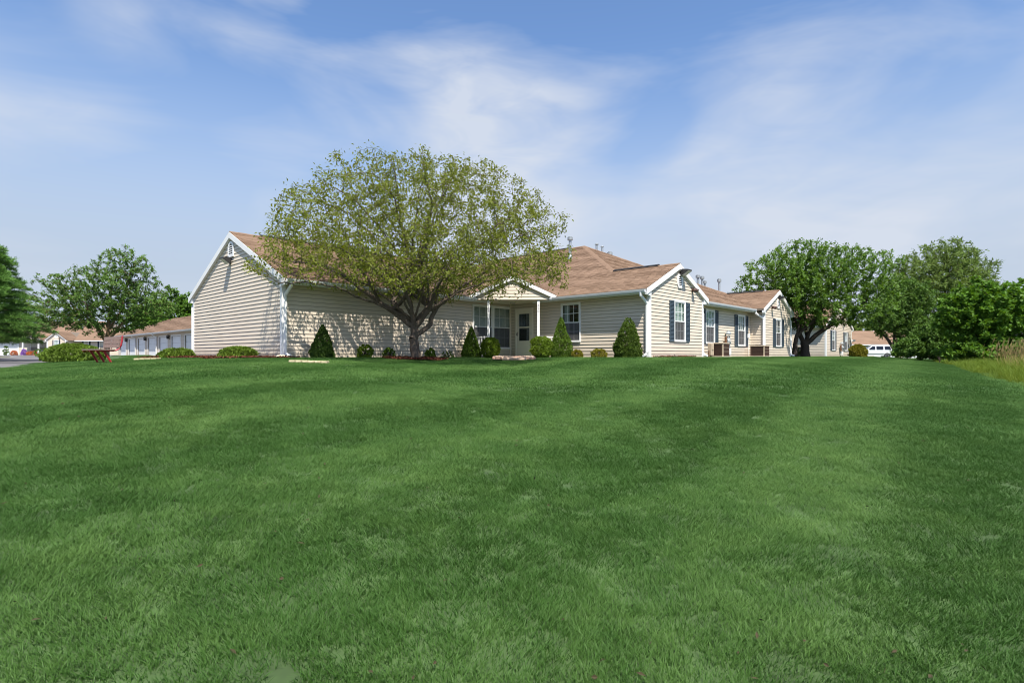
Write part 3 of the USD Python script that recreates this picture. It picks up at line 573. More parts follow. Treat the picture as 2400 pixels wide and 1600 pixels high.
# porch across the inner corner, turned 45 degrees to both wings
PX, PZ = np.array([0.686, -0.7276]), np.array([0.7276, 0.686])       # world X and Y seen from the house frame
def pl(x, y): d = np.array([x, y]) - C0; return np.array([d @ U1, d @ U2])
WP = Wall(pl(0.03, 22.6), PX); zl = lambda z: z + 0.08
porch = thing('porch', parent=H1)
pg = Polygon([(-1.42, zl(2.25)), (1.46, zl(2.25)), (1.46, zl(2.40)), (0, zl(3.06)), (-1.42, zl(2.40))])
for b in boards(WP, pg, zl(2.25)): obj('siding_board', b, 'siding', porch)
obj('gable_wall', WP.plate(pg, -0.1, 0.0), 'siding_core', porch)
proof = thing('porch_roof', parent=porch)
hz = 1.86
for sg in (-1, 1):
    e = WP.at(sg * hz, 0, 0)[:2]; up = -sg * PX
    f = lambda a, b: tuple(WP.at(a, -b, 0)[:2])
    roof_plane(proof, [f(sg * hz, -.1), f(0, -.1), f(0, 3.6), f(sg * hz, 1.3)], e, up, zl(2.36))
    A, B = (sg * hz, zl(2.36)), (0, zl(2.36) + K * hz)
    obj('rake_board', WP.plate(Polygon([A, B, (0, B[1] - 0.17), (A[0], A[1] - 0.15)]), 0.075, 0.105), 'white_trim', porch)
    obj('rake_soffit', WP.plate(Polygon([(A[0], A[1] - 0.13), (0, B[1] - 0.15), (0, B[1] - 0.17), (A[0], A[1] - 0.15)]), 0.0, 0.074), 'white_trim', porch)
    obj('gutter', sweep(GUT, WP.at(sg * 1.48, 0.0, zl(2.34)), WP.at(sg * 1.84, 0.0, zl(2.34)), WP.n), 'gutter_white', porch)
ridge_cap(proof, WP.at(0, 0.1, zl(2.36) + K * hz), WP.at(0, -3.4, zl(2.36) + K * hz))
cl = Polygon([tuple(WP.at(-2.2, 0.0, 0)[:2]), tuple(WP.at(2.2, 0.0, 0)[:2]), (0.02, 6.9)])
ce = prism(Polygon([tuple(WP.at(-1.7, -0.02, 0)[:2]), tuple(WP.at(1.7, -0.02, 0)[:2]), (0.0, 4.6), (0.0, 6.84), (-2.3, 6.84)]), zl(2.235), zl(2.25))
obj('porch_ceiling', ce, 'soffit', porch)
obj('beam', WP.box(-1.42, 1.46, -0.12, -0.101, zl(2.23), zl(2.38)), 'soffit', porch)
obj('ceiling_lamp', cyl(*WP.at(0.0, -0.9, 0)[:2], zl(2.19), zl(2.235), 0.12, 14), 'lamp_glass', porch)
for a, num in ((-0.98, '308'), (1.04, '310')):
    p = obj('post', [WP.box(a - 0.055, a + 0.055, -0.13, -0.02, 0.0, zl(2.25), 0.008), WP.box(a - 0.075, a + 0.075, -0.15, 0.0, 0.0, 0.12, 0.008)], 'white_trim', porch)
    for i, ch in enumerate(num):
        t = meshkit.text_mesh(ch, 0.085, 0.006); bb = t.bounds; v = t.vertices.copy()
        t.vertices = np.column_stack([v[:, 0] - (bb[0][0] + bb[1][0]) / 2 + a, -0.0195 + v[:, 2], v[:, 1] + 2.06 - i * 0.115])
        obj('house_number', WP.put(t), 'digit_grey', p)
    sg = -1 if a < 0 else 1
    end = pl(-2.05, 23.2) if a < 0 else pl(2.35, 23.0)
    s0 = WP.at(a + sg * 0.06, -0.075, 0)[:2]; s0b = s0
    Wr = Wall(s0b, end - s0b); Lr = np.hypot(*(end - s0b))
    r = obj('railing', [Wr.box(0, Lr, -0.03, 0.03, 0.80, 0.86, 0.006), Wr.box(0, Lr, -0.02, 0.02, 0.10, 0.15)], 'white_trim', porch)
    for q in np.arange(0.1, Lr - 0.03, 0.13): obj('baluster', Wr.box(q, q + 0.032, -0.016, 0.016, 0.15, 0.80), 'white_trim', r)
    if a > 0: obj('newel', Wr.box(Lr - 0.1, Lr, -0.05, 0.05, 0.0, 0.93, 0.01), 'white_trim', r)

# stone threshold slab in front of the porch
step = thing('stone_step', 'low step of reddish tan paving stones in front of the porch door', 'step')
rs = np.random.default_rng(3)
for i, y in enumerate((20.12, 20.65, 21.18, 21.71)):
    x = -0.72
    while x < 0.80:
        w = rs.uniform(0.34, 0.55); x1 = min(x + w, 0.86)
        m = rbox(x + 0.008, x1 - 0.008, y + 0.008, y + 0.52, 0, 0.085 + rs.uniform(0, 0.012), 0.012); m.apply_translation((0, 0, float(ground((x + x1) / 2, y + 0.2)) + 0.02))
        obj('paving_stone', m, f'paver_{"abcd"[rs.integers(4)]}', step); x = x1

# ------------------------------------------------------------------ the second house beyond the pear trees
H2 = thing('house', 'second beige clapboard house at the far right with two shuttered windows in its gable', 'house', (C0[0], C0[1], ZB), ROTZ)
V1 = Wall((30.86, 2.0), (1, 0)); VL = Wall((30.86, 16), (0, -1))
vh = [(1.58, 0.54, 2.46, 2.08), (5.64, 0.52, 6.48, 2.05)]
wall(H2, V1, gable(4.09, 4.09), vh, joined=True); wall(H2, VL, sbox(0, 0, 14, 2.31), joined=True)
obj('rear_walls', [bx(38.94, 39.04, 2.02, 16, 0, 2.31), bx(30.96, 38.94, 15.9, 16, 0, 2.31)], 'siding', H2)
for h in vh:
    window(H2, V1, h[0], h[2], h[1], h[3], fill='shade'); shutter(H2, V1, h[0] - 0.45, h[0] - 0.06, h[1] - .05, h[3] + .03); shutter(H2, V1, h[2] + 0.06, h[2] + 0.42, h[1] - .05, h[3] + .03)
r2 = thing('roof', parent=H2)
roof_plane(r2, [(30.51, 1.92), (34.95, 1.92), (34.95, 16.3), (30.51, 16.3)], (30.51, 0), (1, 0), ZE); roof_plane(r2, [(34.95, 1.92), (39.39, 1.92), (39.39, 16.3), (34.95, 16.3)], (39.39, 0), (-1, 0), ZE)
ridge_cap(r2, (34.95, 1.92, zr(4.44)), (34.95, 16.3, zr(4.44)), (0.08, 0.9))
rakes(H2, V1, 4.09, 4.44, ZE, wallhalf=4.09); eave(H2, (30.51, 16), (30.51, 1.95), (-1, 0), ZE, OV); eave(H2, (39.39, 1.95), (39.39, 16), (1, 0), ZE, OV)
corner_trim(H2, V1, -0.02, 0.14); corner_trim(H2, V1, 8.06, 8.2); corner_trim(H2, VL, 13.9, 14.0)
louvre_vent(H2, V1, 4.09, 3.4, 3.95, 0.5, 'octagon'); walllamp(H2, V1, 5.2, 2.75)
obj('canopy_lamp', V1.put(trimesh.convex.convex_hull(np.array([(8.2, o, z) for o in (-.3, .3) for z in (1.35, 1.5)] + [(8.75, 0, 1.3)]))), 'white_trim', H2)

# ------------------------------------------------------------------ garage row on the left
GO, GD = np.array([-28.6, 50.0]), U2 / np.hypot(*U2)
HG = thing('garage_row', 'row of white single garage doors under one brown hipped roof at the far left', 'garage', (GO[0], GO[1], 0), math.atan2(U1[1], U1[0]))
# in its frame x runs away from the facade and y along it
gz0 = -0.72
Wg = Wall((0, 27.0), (0, -1))
cent = [0.55 + 4.02 * k for k in range(7)]
gd = [(27.0 - c - 1.36, gz0, 27.0 - c + 1.36, 1.87) for c in cent]
gp = sbox(0, gz0, 29.5, 2.25).difference(unary_union([sbox(*h) for h in gd]))
gw = obj('wall', cat([Wg.plate(g, -0.12, 0.0) for g in getattr(gp, 'geoms', [gp])]), 'siding_core', HG); tag(obj('siding', boards(Wg, gp, gz0), 'siding', gw), kind='stuff')
obj('rear_walls', [bx(0.12, 7.8, 26.9, 27.0, gz0, 2.25), bx(7.7, 7.8, -2.4, 26.9, gz0, 2.25), bx(0.12, 7.7, -2.5, -2.4, gz0, 2.25)], 'siding', HG)
for h in gd:
    d = obj('garage_door', [Wg.box(h[0] - 0.1, h[0], -0.1, 0.04, gz0, 1.97), Wg.box(h[2], h[2] + 0.1, -0.1, 0.04, gz0, 1.97), Wg.box(h[0], h[2], -0.1, 0.04, 1.87, 1.97)], 'white_trim', HG)
    for k in range(4): obj('door_panel', Wg.box(h[0], h[2], -0.09, -0.06, gz0 + (1.87 - gz0) * k / 4 + 0.006, gz0 + (1.87 - gz0) * (k + 1) / 4 - 0.006, 0.008), 'garage_white', d)
gr = thing('roof', parent=HG)
ge, gk = 2.36, K
roof_plane(gr, [(-.4, -3), (-.4, 27.3), (3.9, 20.6), (3.9, -3)], (-.4, 0), (1, 0), ge)
roof_plane(gr, [(8.2, -3), (8.2, 27.3), (3.9, 20.6), (3.9, -3)], (8.2, 0), (-1, 0), ge)
K = ge and (4.3 * gk) / 6.7
roof_plane(gr, [(-.4, 27.3), (8.2, 27.3), (3.9, 20.6)], (0, 27.3), (0, -1), ge); K = gk
ridge_cap(gr, (3.9, -3, ge + K * 4.3), (3.9, 20.6, ge + K * 4.3)); ridge_cap(gr, (3.9, 20.6, ge + K * 4.3), (-.4, 27.3, ge))
eave(HG, (-.4, 27.2), (-.4, -2.9), (-1, 0), ge, 0.4, 2.24)
for y in (6.7 - .2, 14.6, 22.6):
    a = 27.0 - y + (-0.1 if y > 6 else 0)
    l = obj('lantern', [Wg.put(tube([(a, 0.16, 1.62), (a, 0.16, 1.66), (a, 0.16, 1.86)], [0.09, 0.12, 0.13], 6)), Wg.box(a - .03, a + .03, 0.01, 0.06, 1.55, 1.98), Wg.put(tube([(a, .16, 1.88), (a, .16, 1.9), (a, .16, 2.02)], [.17, .17, .02], 6)), Wg.put(tube([(a, .05, 2.0), (a, .16, 2.06), (a, .16, 2.0)], .015, 5))], 'black_metal', HG)
for y in (10.75, 18.9):
    obj('downspout', tube([Wg.at(27 - y, .45, 2.2), Wg.at(27 - y, .42, 2.1), Wg.at(27 - y, .07, 1.95), Wg.at(27 - y, .07, gz0)], 0.055, 6), 'gutter_white', HG)

# ------------------------------------------------------------------ house across the parking lot, far left
FY = 98.0; fz = 0.02
HF = thing('house', 'distant tan bungalow with small porch and pointed front gable across the parking lot', 'house')
WF = Wall((-112, FY), (1, 0))
fp = sbox(0, fz, 52, 2.6).difference(sbox(20.5, fz, 25.4, 2.26))
wf = obj('wall', cat([WF.plate(g, -0.2, 0) for g in getattr(fp, 'geoms', [fp])]), 'siding_core', HF); tag(obj('siding', boards(WF, fp, fz), 'siding', wf), kind='stuff')
obj('rear_walls', [bx(-112, -111.8, FY + .2, FY + 18, fz, 2.6), bx(-60.2, -60, FY + .2, FY + 18, fz, 2.6), bx(-112, -60, FY + 17.8, FY + 18, fz, 2.6)], 'siding', HF)
fd = obj('garage_door', [WF.box(20.3, 20.5, -.1, .06, fz, 2.4), WF.box(25.4, 25.6, -.1, .06, fz, 2.4), WF.box(20.5, 25.4, -.1, .06, 2.26, 2.4)], 'white_trim', HF)
for k in range(4): obj('door_panel', WF.box(20.5, 25.4, -.08, -.05, fz + .555 * k + .01, fz + .555 * (k + 1) - .01, .01), 'garage_white', fd)
fr = thing('roof', parent=HF)
def hip(rf, x0, x1, y0, y1, ze, k, cap=True):
    global K
    K0 = K; K = k; h = (y1 - y0) / 2; ym = (y0 + y1) / 2
    roof_plane(rf, [(x0, y0), (x1, y0), (x1 - h, ym), (x0 + h, ym)], (0, y0), (0, 1), ze, tab=0.9, expo=0.4); roof_plane(rf, [(x0, y1), (x1, y1), (x1 - h, ym), (x0 + h, ym)], (0, y1), (0, -1), ze, tab=0.9, expo=0.4)
    roof_plane(rf, [(x0, y0), (x0, y1), (x0 + h, ym)], (x0, 0), (1, 0), ze, tab=0.9, expo=0.4); roof_plane(rf, [(x1, y0), (x1, y1), (x1 - h, ym)], (x1, 0), (-1, 0), ze, tab=0.9, expo=0.4)
    K = K0
hip(fr, -112.5, -59.5, FY - .5, FY + 11, 2.65, 0.40); hip(fr, -99, -69, FY + .2, FY + 19, 2.7, 0.41)
fg = Wall((-79.9 + 0.0, FY - 2.0), (1, 0))
wall(HF, fg, Polygon([(0, fz), (3.3, fz), (3.3, 2.75), (1.65, 4.0), (0, 2.75)]), [(1.25, 0.95, 2.05, 2.62)], joined=True)
for xx in (-79.9, -76.8): obj('gable_side', bx(xx, xx + .2, FY - 1.88, FY, fz, 2.75), 'siding', HF)
window(HF, fg, 1.25, 2.05, 0.95, 2.62, fill='shade'); shutter(HF, fg, 0.98, 1.19, .9, 2.65, 'shutter_navy'); shutter(HF, fg, 2.11, 2.32, .9, 2.65, 'shutter_navy')
k0 = K; K = 0.76
roof_plane(fr, [(-80.25, FY - 2.25), (-78.25, FY - 2.25), (-78.25, FY + 6), (-80.25, FY + 3.5)], (-80.25, 0), (1, 0), 2.62); roof_plane(fr, [(-78.25, FY - 2.25), (-76.25, FY - 2.25), (-76.25, FY + 3.5), (-78.25, FY + 6)], (-76.25, 0), (-1, 0), 2.62)
rakes(HF, fg, 1.65, 2.0, 2.62, .25, .2, wallhalf=1.65); K = k0
corner_trim(HF, fg, 0, .16, 2.6); corner_trim(HF, fg, 3.14, 3.3, 2.6); louvre_vent(HF, fg, 1.65, 3.0, 3.55, .55, 'octagon'); walllamp(HF, fg, 2.25, 2.95)
fpw = Wall((-84.6, FY - 2.2), (1, 0)); pp = Polygon([(0.1, 2.42), (4.3, 2.42), (4.3, 2.6), (2.2, 3.42), (.1, 2.6)])
fpo = thing('porch', parent=HF)
obj('gable_wall', fpw.plate(pp, -.1, 0), 'siding', fpo)
K = 0.42
roof_plane(fr, [(-84.8, FY - 2.35), (-82.4, FY - 2.35), (-82.4, FY + 2), (-84.8, FY)], (-84.8, 0), (1, 0), 2.5); roof_plane(fr, [(-82.4, FY - 2.35), (-80.0, FY - 2.35), (-80.0, FY), (-82.4, FY + 2)], (-80, 0), (-1, 0), 2.5)
rakes(fpo, fpw, 2.2, 2.4, 2.5, .14, .16, wallhalf=2.25); K = k0
for a in (.65, 3.35): obj('post', fpw.box(a - .1, a + .1, -.25, -.05, fz, 2.45), 'white_trim', fpo)
window(HF, WF, 27.6, 28.9, .8, 2.3, fill='blind', muntin=0.03); window(HF, WF, 29.1, 30.4, .8, 2.3, fill='blind', muntin=0.03)
for c in (37.0, 39.7, 43): window(HF, WF, c, c + .8, .95, 2.5, fill='shade'); shutter(HF, WF, c - .34, c - .07, .9, 2.53, 'shutter_navy'); shutter(HF, WF, c + .87, c + 1.14, .9, 2.53, 'shutter_navy')
obj('gutter', sweep([(0, 0), (0, -.16), (.12, -.16), (.12, 0)], (-112, FY - .5, 2.64), (-60, FY - .5, 2.64), (0, -1)), 'gutter_white', HF)
for x, y, z0, z1 in ((-84.0, 104.5, 5.0, 6.3), (-81.7, 106, 5.4, 6.2), (-79.9, 104, 5.0, 6.0)): obj('flue_pipe', cyl(x, y, z0, z1, .1, 8), 'pipe_grey', fr)
# garage block behind the car, far right
HR = thing('garage_row', 'low garage block with grey doors and brown roof behind the white car', 'garage')
Wq = Wall((51, 88), (1, 0)); qp = sbox(0, -.8, 19.5, 1.75).difference(unary_union([sbox(1.5 + 4.5 * k, -.8, 5.0 + 4.5 * k, 1.45) for k in range(4)]))
wq = obj('wall', cat([Wq.plate(g, -.15, 0) for g in getattr(qp, 'geoms', [qp])]), 'siding_core', HR); tag(obj('siding', boards(Wq, qp, -.8), 'siding', wq), kind='stuff')
for k in range(4):
    d = obj('garage_door', Wq.box(1.5 + 4.5 * k, 5.0 + 4.5 * k, -.12, -.09, -.8, 1.45), 'garage_white', HR)
    for z in (-.25, .3, .87): obj('door_panel', Wq.box(1.52 + 4.5 * k, 4.98 + 4.5 * k, -.09, -.07, z + .02, z + .53, .006), 'garage_white', d)
hip(thing('roof', parent=HR), 50.4, 71.1, 87.4, 98.5, 1.75, 0.42)
obj('gutter', sweep([(0, 0), (0, -.16), (.12, -.16), (.12, 0)], (50.4, 87.4, 1.74), (71.1, 87.4, 1.74), (0, -1)), 'gutter_white', HR)

# ------------------------------------------------------------------ air conditioners and meters
def ac(label, s, t, w=0.66, h=0.62):
    p = world(s, t); A = thing('air_conditioner', label, 'air conditioner', (p[0], p[1], float(ground(*p)) + 0.0), ROTZ, 'air conditioners behind the gables')
    q = w / 2
    obj('base_pad', rbox(-q - .08, q + .08, -q - .08, q + .08, 0, .06, .01), 'concrete', A)
    obj('cabinet', rbox(-q + .04, q - .04, -q + .04, q - .04, .06, h - .02, .02), 'ac_brown', A)
    for sx in (-1, 1):
        for sy in (-1, 1): obj('corner_post', bx(sx * q - sx * .05, sx * q, sy * q - sy * .05, sy * q, .06, h - .03), 'ac_brown' if (sx, sy) != (-1, -1) else 'ac_tan', A)
    gr = []
    for z in np.arange(.1, h - .05, .04): gr += [bx(-q + .05, q - .05, -q + .005, -q + .02, z, z + .012), bx(-q + .005, -q + .02, -q + .05, q - .05, z, z + .012), bx(q - .02, q - .005, -q + .05, q - .05, z, z + .012)]
    for x in np.arange(-q + .08, q - .05, .06): gr += [bx(x, x + .008, -q + .001, -q + .005, .08, h - .04), bx(q - .005, q - .001, x, x + .008, .08, h - .04)]
    obj('coil_guard', gr, 'ac_brown', A)
    for z in (.26, .43): obj('band', [bx(-q + .05, q - .05, -q - .004, -q, z, z + .012), bx(q, q + .004, -q + .05, q - .05, z, z + .012)], 'ac_tan', A)
    obj('top', rbox(-q - .015, q + .015, -q - .015, q + .015, h - .03, h + .02, .012), 'ac_tan', A)
    obj('fan_grille', [tube([(r * math.cos(t), r * math.sin(t), h + .028) for t in np.linspace(0, 2 * math.pi, 25)], .006, 5) for r in (.08, .15, .22)], 'black_metal', A)
    return A
ac('brown air conditioner with a tan corner, just right of the nearer gable', 6.0, 0.02)
ac('brown air conditioner beside the left corner of the farther small gable', 10.86, 0.0, 0.68, 0.57)
pa = world(6.05, -0.42); ptan = thing('service_panel', 'tan electric service box between the air conditioner and the nearer gable', 'utility box', (*world(5.38, 0.1), float(ground(*world(5.38, 0.1)))), ROTZ)
obj('box_body', rbox(-.14, .14, -.08, .08, .1, .6, .01), 'ac_tan', ptan); obj('cover', rbox(-.09, .09, -.1, -.081, .33, .56, .008), 'ac_tan', ptan); obj('conduit', cyl(-.2, 0, 0, .3, .03, 8), 'meter_rust', ptan)
def meters(label, W, a, zt, scale=1.0, group=None):
    o = W.o + a * W.d; p = world(*o)
    m = thing('gas_meter', label, 'gas meter', (p[0], p[1], ZB), ROTZ)
    S = scale
    obj('manifold', [tube([(-.16 * S, -.16, zt - .18), (.2 * S, -.16, zt - .18)], .022, 8), tube([(.16 * S, -.16, .05), (.16 * S, -.16, zt - .18)], .03, 8), tube([(.33 * S, -.1, .1), (.33 * S, -.1, .85)], .014, 6), tube([(.26 * S, -.1, .2), (.26 * S, -.1, .75)], .014, 6), tube([(-.02, -.16, zt - .18), (-.02, -.16, zt - .42)], .022, 8)], 'galvanised', m, smooth=40)
    obj('meter_body', [rbox(-.18 * S, .1 * S, -.28, -.08, .62, .88, .05), cyl(-.04, -.18, .86, .93, .07, 12)], 'meter_grey', m, smooth=40)
    obj('regulator', [tube([(.0, -.16, zt - .1), (.0, -.16, zt - .05), (.0, -.16, zt + .06)], [.13, .14, .05], 14), tube([(.14, -.16, zt - .12), (.14, -.16, zt + .04)], .05, 10)], 'meter_grey', m, smooth=40)
    obj('dial', W and trimesh.creation.cylinder(.075, .02, sections=16, transform=trimesh.transformations.rotation_matrix(math.pi / 2, (1, 0, 0), (0, 0, 0))).apply_translation((-.04, -.29, .77)), 'lamp_glass', m)
    obj('meter_box', [rbox(.02, .28 * S, -.2, -.03, .1, .42, .02), rbox(.12, .26 * S, -.17, -.03, .56, .74, .02)], 'vinyl_white', m)
    obj('old_valve', [rbox(-.3 * S, -.2 * S, -.2, -.1, .45, .95, .02), tube([(-.3, -.15, .9), (-.12, -.15, .98)], .03, 8)], 'meter_rust', m)
meters('cluster of grey gas meters and pipes on the wall between the two shuttered windows', WC, 8.3, 1.18)
meters('grey meters and pipes on the wall of the second house between its two windows', V1, 4.1, 1.15, 1.1)
pb = world(27.9, 1.9); A3 = thing('air_conditioner', 'dark air conditioner beside the pear tree trunk at the second house', 'air conditioner', (*world(29.2, 3.2), ZB), ROTZ)
obj('cabinet', rbox(-.33, .33, -.33, .33, 0, .72, .03), 'black_metal', A3); obj('top', rbox(-.36, .36, -.36, .36, .72, .76, .01), 'car_trim', A3); obj('coil_guard', [bx(-.33, .33, -.345, -.335, z, z + .02) for z in np.arange(.08, .68, .07)], 'car_trim', A3)

# ------------------------------------------------------------------ mulch, flagstones
def mulch_bed(name, poly, label, n, seed):
    b = drape(poly, 0.035, 0.35); r = np.random.default_rng(seed)
    b.vertices[:, 2] += 0.03 * meshkit.noise(b.vertices * 5)
    T = thing(name, label, 'mulch bed', kind='stuff')
    obj('mulch_base', b, 'mulch', T, smooth=True)
    x0, y0, x1, y1 = poly.bounds; p = np.column_stack([r.uniform(x0, x1, n * 3), r.uniform(y0, y1, n * 3)])
    p = p[shapely.contains_xy(poly.buffer(0.06), p[:, 0], p[:, 1])][:n]
    k = len(p); L, w = r.uniform(.03, .1, k), r.uniform(.012, .03, k); yaw, pit, rol = r.uniform(0, 6.28, k), r.normal(0, .35, k), r.normal(0, .5, k)
    d = np.stack([np.cos(yaw) * np.cos(pit), np.sin(yaw) * np.cos(pit), np.sin(pit)], 1); s = np.stack([-np.sin(yaw), np.cos(yaw), rol], 1); s /= np.linalg.norm(s, axis=1, keepdims=True)
    c = np.column_stack([p, ground(p[:, 0], p[:, 1]) + r.uniform(.04, .085, k)])
    v = np.stack([c - d * L[:, None] / 2, c + s * w[:, None], c + d * L[:, None] / 2, c - s * w[:, None]], 1).reshape(-1, 3); i = 4 * np.arange(k)[:, None]
    tag(obj('bark_chips', trimesh.Trimesh(v, np.vstack([i + [0, 1, 2], i + [0, 2, 3]]), process=False), 'mulch', T), kind='stuff')
def wst(pts): return Polygon([tuple(world(*p)) for p in pts])
mulch_bed('mulch_bed', wst([(-10.24, 15.6), (-10.24, 6.6), (-10.0, 6.1), (-10.7, 6.0), (-11.5, 6.6), (-11.9, 8), (-11.5, 9.5), (-11.8, 11.5), (-11.5, 13.5), (-11.9, 15.5)]).buffer(.15), 'reddish bark mulch bed along the foot of the big left gable', 5200, 1)
from shapely.geometry import Point
mulch_bed('mulch_bed', Point(-3.2, 18.5).buffer(1.05), 'ring of dark red mulch around the foot of the crab apple tree', 1500, 2)
mulch_bed('mulch_bed', wst([(0.2, -.02), (0.25, -.5), (1.2, -.62), (2.6, -.5), (3.3, -.02)]), 'thin strip of brown mulch under the window of the nearer small gable', 500, 3)
def flags(label, x0, x1, y0, y1, n, seed):
    r = np.random.default_rng(seed); T = thing('stone_edging', label, 'paving'); xs = np.linspace(x0, x1, n + 1)
    for i in range(n):
        m = rbox(xs[i] + .008, xs[i + 1] - .008, y0 + r.uniform(-.02, .02), y1 + r.uniform(-.03, .03), 0, .062 + r.uniform(0, .012), .015); m.apply_translation((0, 0, float(ground((xs[i] + xs[i + 1]) / 2, (y0 + y1) / 2)) + .0))
        obj('paving_stone', m, 'pale_stone', T)
flags('pale yellowish line of paving stones in the lawn below the left corner downspout', -5.85, -4.83, 14.6, 14.85, 6, 1)
flags('pale strip of paving stones in the lawn near the garage row, right of the bench', -12.4, -11.66, 18.3, 18.6, 4, 2)
fs = thing('rock', 'flat grey brown stones at the foot of the left corner downspout', 'stones')
for i, (x, y, r_) in enumerate([(-6.95, 16.85, .16), (-6.72, 16.95, .13), (-6.55, 17.0, .10)]):
    m = trimesh.creation.icosphere(2, r_); m.vertices *= (1.2, .8, .5); m.vertices += .03 * (meshkit.noise(m.vertices * 9 + i)[:, None] - .5); m.apply_translation((x, y, float(ground(x, y)) + .04)); obj('stone', m, 'concrete', fs, smooth=True)

# ------------------------------------------------------------------ plants
def roof_height(x, y):
    """Top of the nearest house over plan points, to keep twigs and leaves out of it."""
    s, t = st(x, y); z = np.full(np.shape(s), -9.0)
    a = ZB + ZE + K * np.minimum(t - 6.49, 15.29 - t); z = np.where((s > -10.6) & (s < 3) & (t > 6.3) & (t < 15.5), np.maximum(z, a), z)
    a = ZB + ZE + K * np.minimum(np.minimum(s + .35, 15.95 - s), t - .35); z = np.where((s > -.55) & (s < 16.1) & (t > .2) & (t < 24), np.maximum(z, a), z)
    for c, h in ((2.18, 2.53), (13.56, 2.39)):
        a = ZB + ZE + K * (h - np.abs(s - c)); z = np.where((np.abs(s - c) < h + .1) & (t > -.35) & (t < 3), np.maximum(z, a), z)
    a = ZB + ZE + .1 + K * np.minimum(np.minimum(t - 1.6, 9.6 - t), 23.75 - s); z = np.where((s > 12) & (s < 23.9) & (t > 1.4) & (t < 9.8), np.maximum(z, a), z)
    a = ZB + ZE + K * (4.44 - np.abs(s - 34.95)); z = np.where((np.abs(s - 34.95) < 4.6) & (t > 1.7) & (t < 16), np.maximum(z, a), z)
    # porch
    a = 3.2 - K * np.abs(np.asarray(x) - .03); z = np.where((np.abs(np.asarray(x) - .03) < 1.95) & (np.asarray(y) > 22.4) & (np.asarray(y) < 26), np.maximum(z, a), z)
    return z
def clear(p): return p[:, 2] > roof_height(p[:, 0], p[:, 1]) + 0.10

def colonize(att, N, par, step, infl, kill, iters, rng, jit=0.25, bias=(0, 0, 0)):
    N, par = list(map(tuple, N)), list(par)
    for _ in range(iters):
        A = np.array(N); tree = cKDTree(A); d, i = tree.query(att, distance_upper_bound=infl); ok = np.isfinite(d)
        if not ok.any(): break
        v = att[ok] - A[i[ok]]; v /= np.linalg.norm(v, axis=1, keepdims=True) + 1e-9
        S = np.zeros((len(A), 3)); np.add.at(S, i[ok], v); idx = np.unique(i[ok])
        v = S[idx]; v = v / (np.linalg.norm(v, axis=1, keepdims=True) + 1e-9) + rng.normal(0, jit, v.shape) + bias; v /= np.linalg.norm(v, axis=1, keepdims=True)
        new = A[idx] + step * v; far = tree.query(new)[0] > 0.45 * step
        new, idx = new[far], idx[far]
        if not len(new): break
        N += list(map(tuple, new)); par += list(idx)
        keep = cKDTree(new).query(att)[0] > kill; att = att[keep]
        if not len(att): break
    return np.array(N), np.array(par)
def leaf_mesh(c, a, L, Wd, rng, up=0.6, fold=0.18, face=(0.14, -0.40, 0.9)):
    n = rng.normal(0, 1, c.shape); n /= np.linalg.norm(n, axis=1, keepdims=True); n = n * (1 - up) + np.asarray(face) * up
    s = np.cross(a, n); s /= np.linalg.norm(s, axis=1, keepdims=True) + 1e-9; n = np.cross(s, a)
    L, Wd = L[:, None], Wd[:, None]
    v = np.stack([c, c + a * L * .45 + s * Wd / 2 + n * Wd * fold, c + a * L, c + a * L * .45 - s * Wd / 2 + n * Wd * fold], 1).reshape(-1, 3)
    i = 4 * np.arange(len(c))[:, None]
    return trimesh.Trimesh(v, np.vstack([i + [0, 1, 2], i + [0, 2, 3]]), process=False)
def unit(v): return v / (np.linalg.norm(v, axis=-1, keepdims=True) + 1e-9)
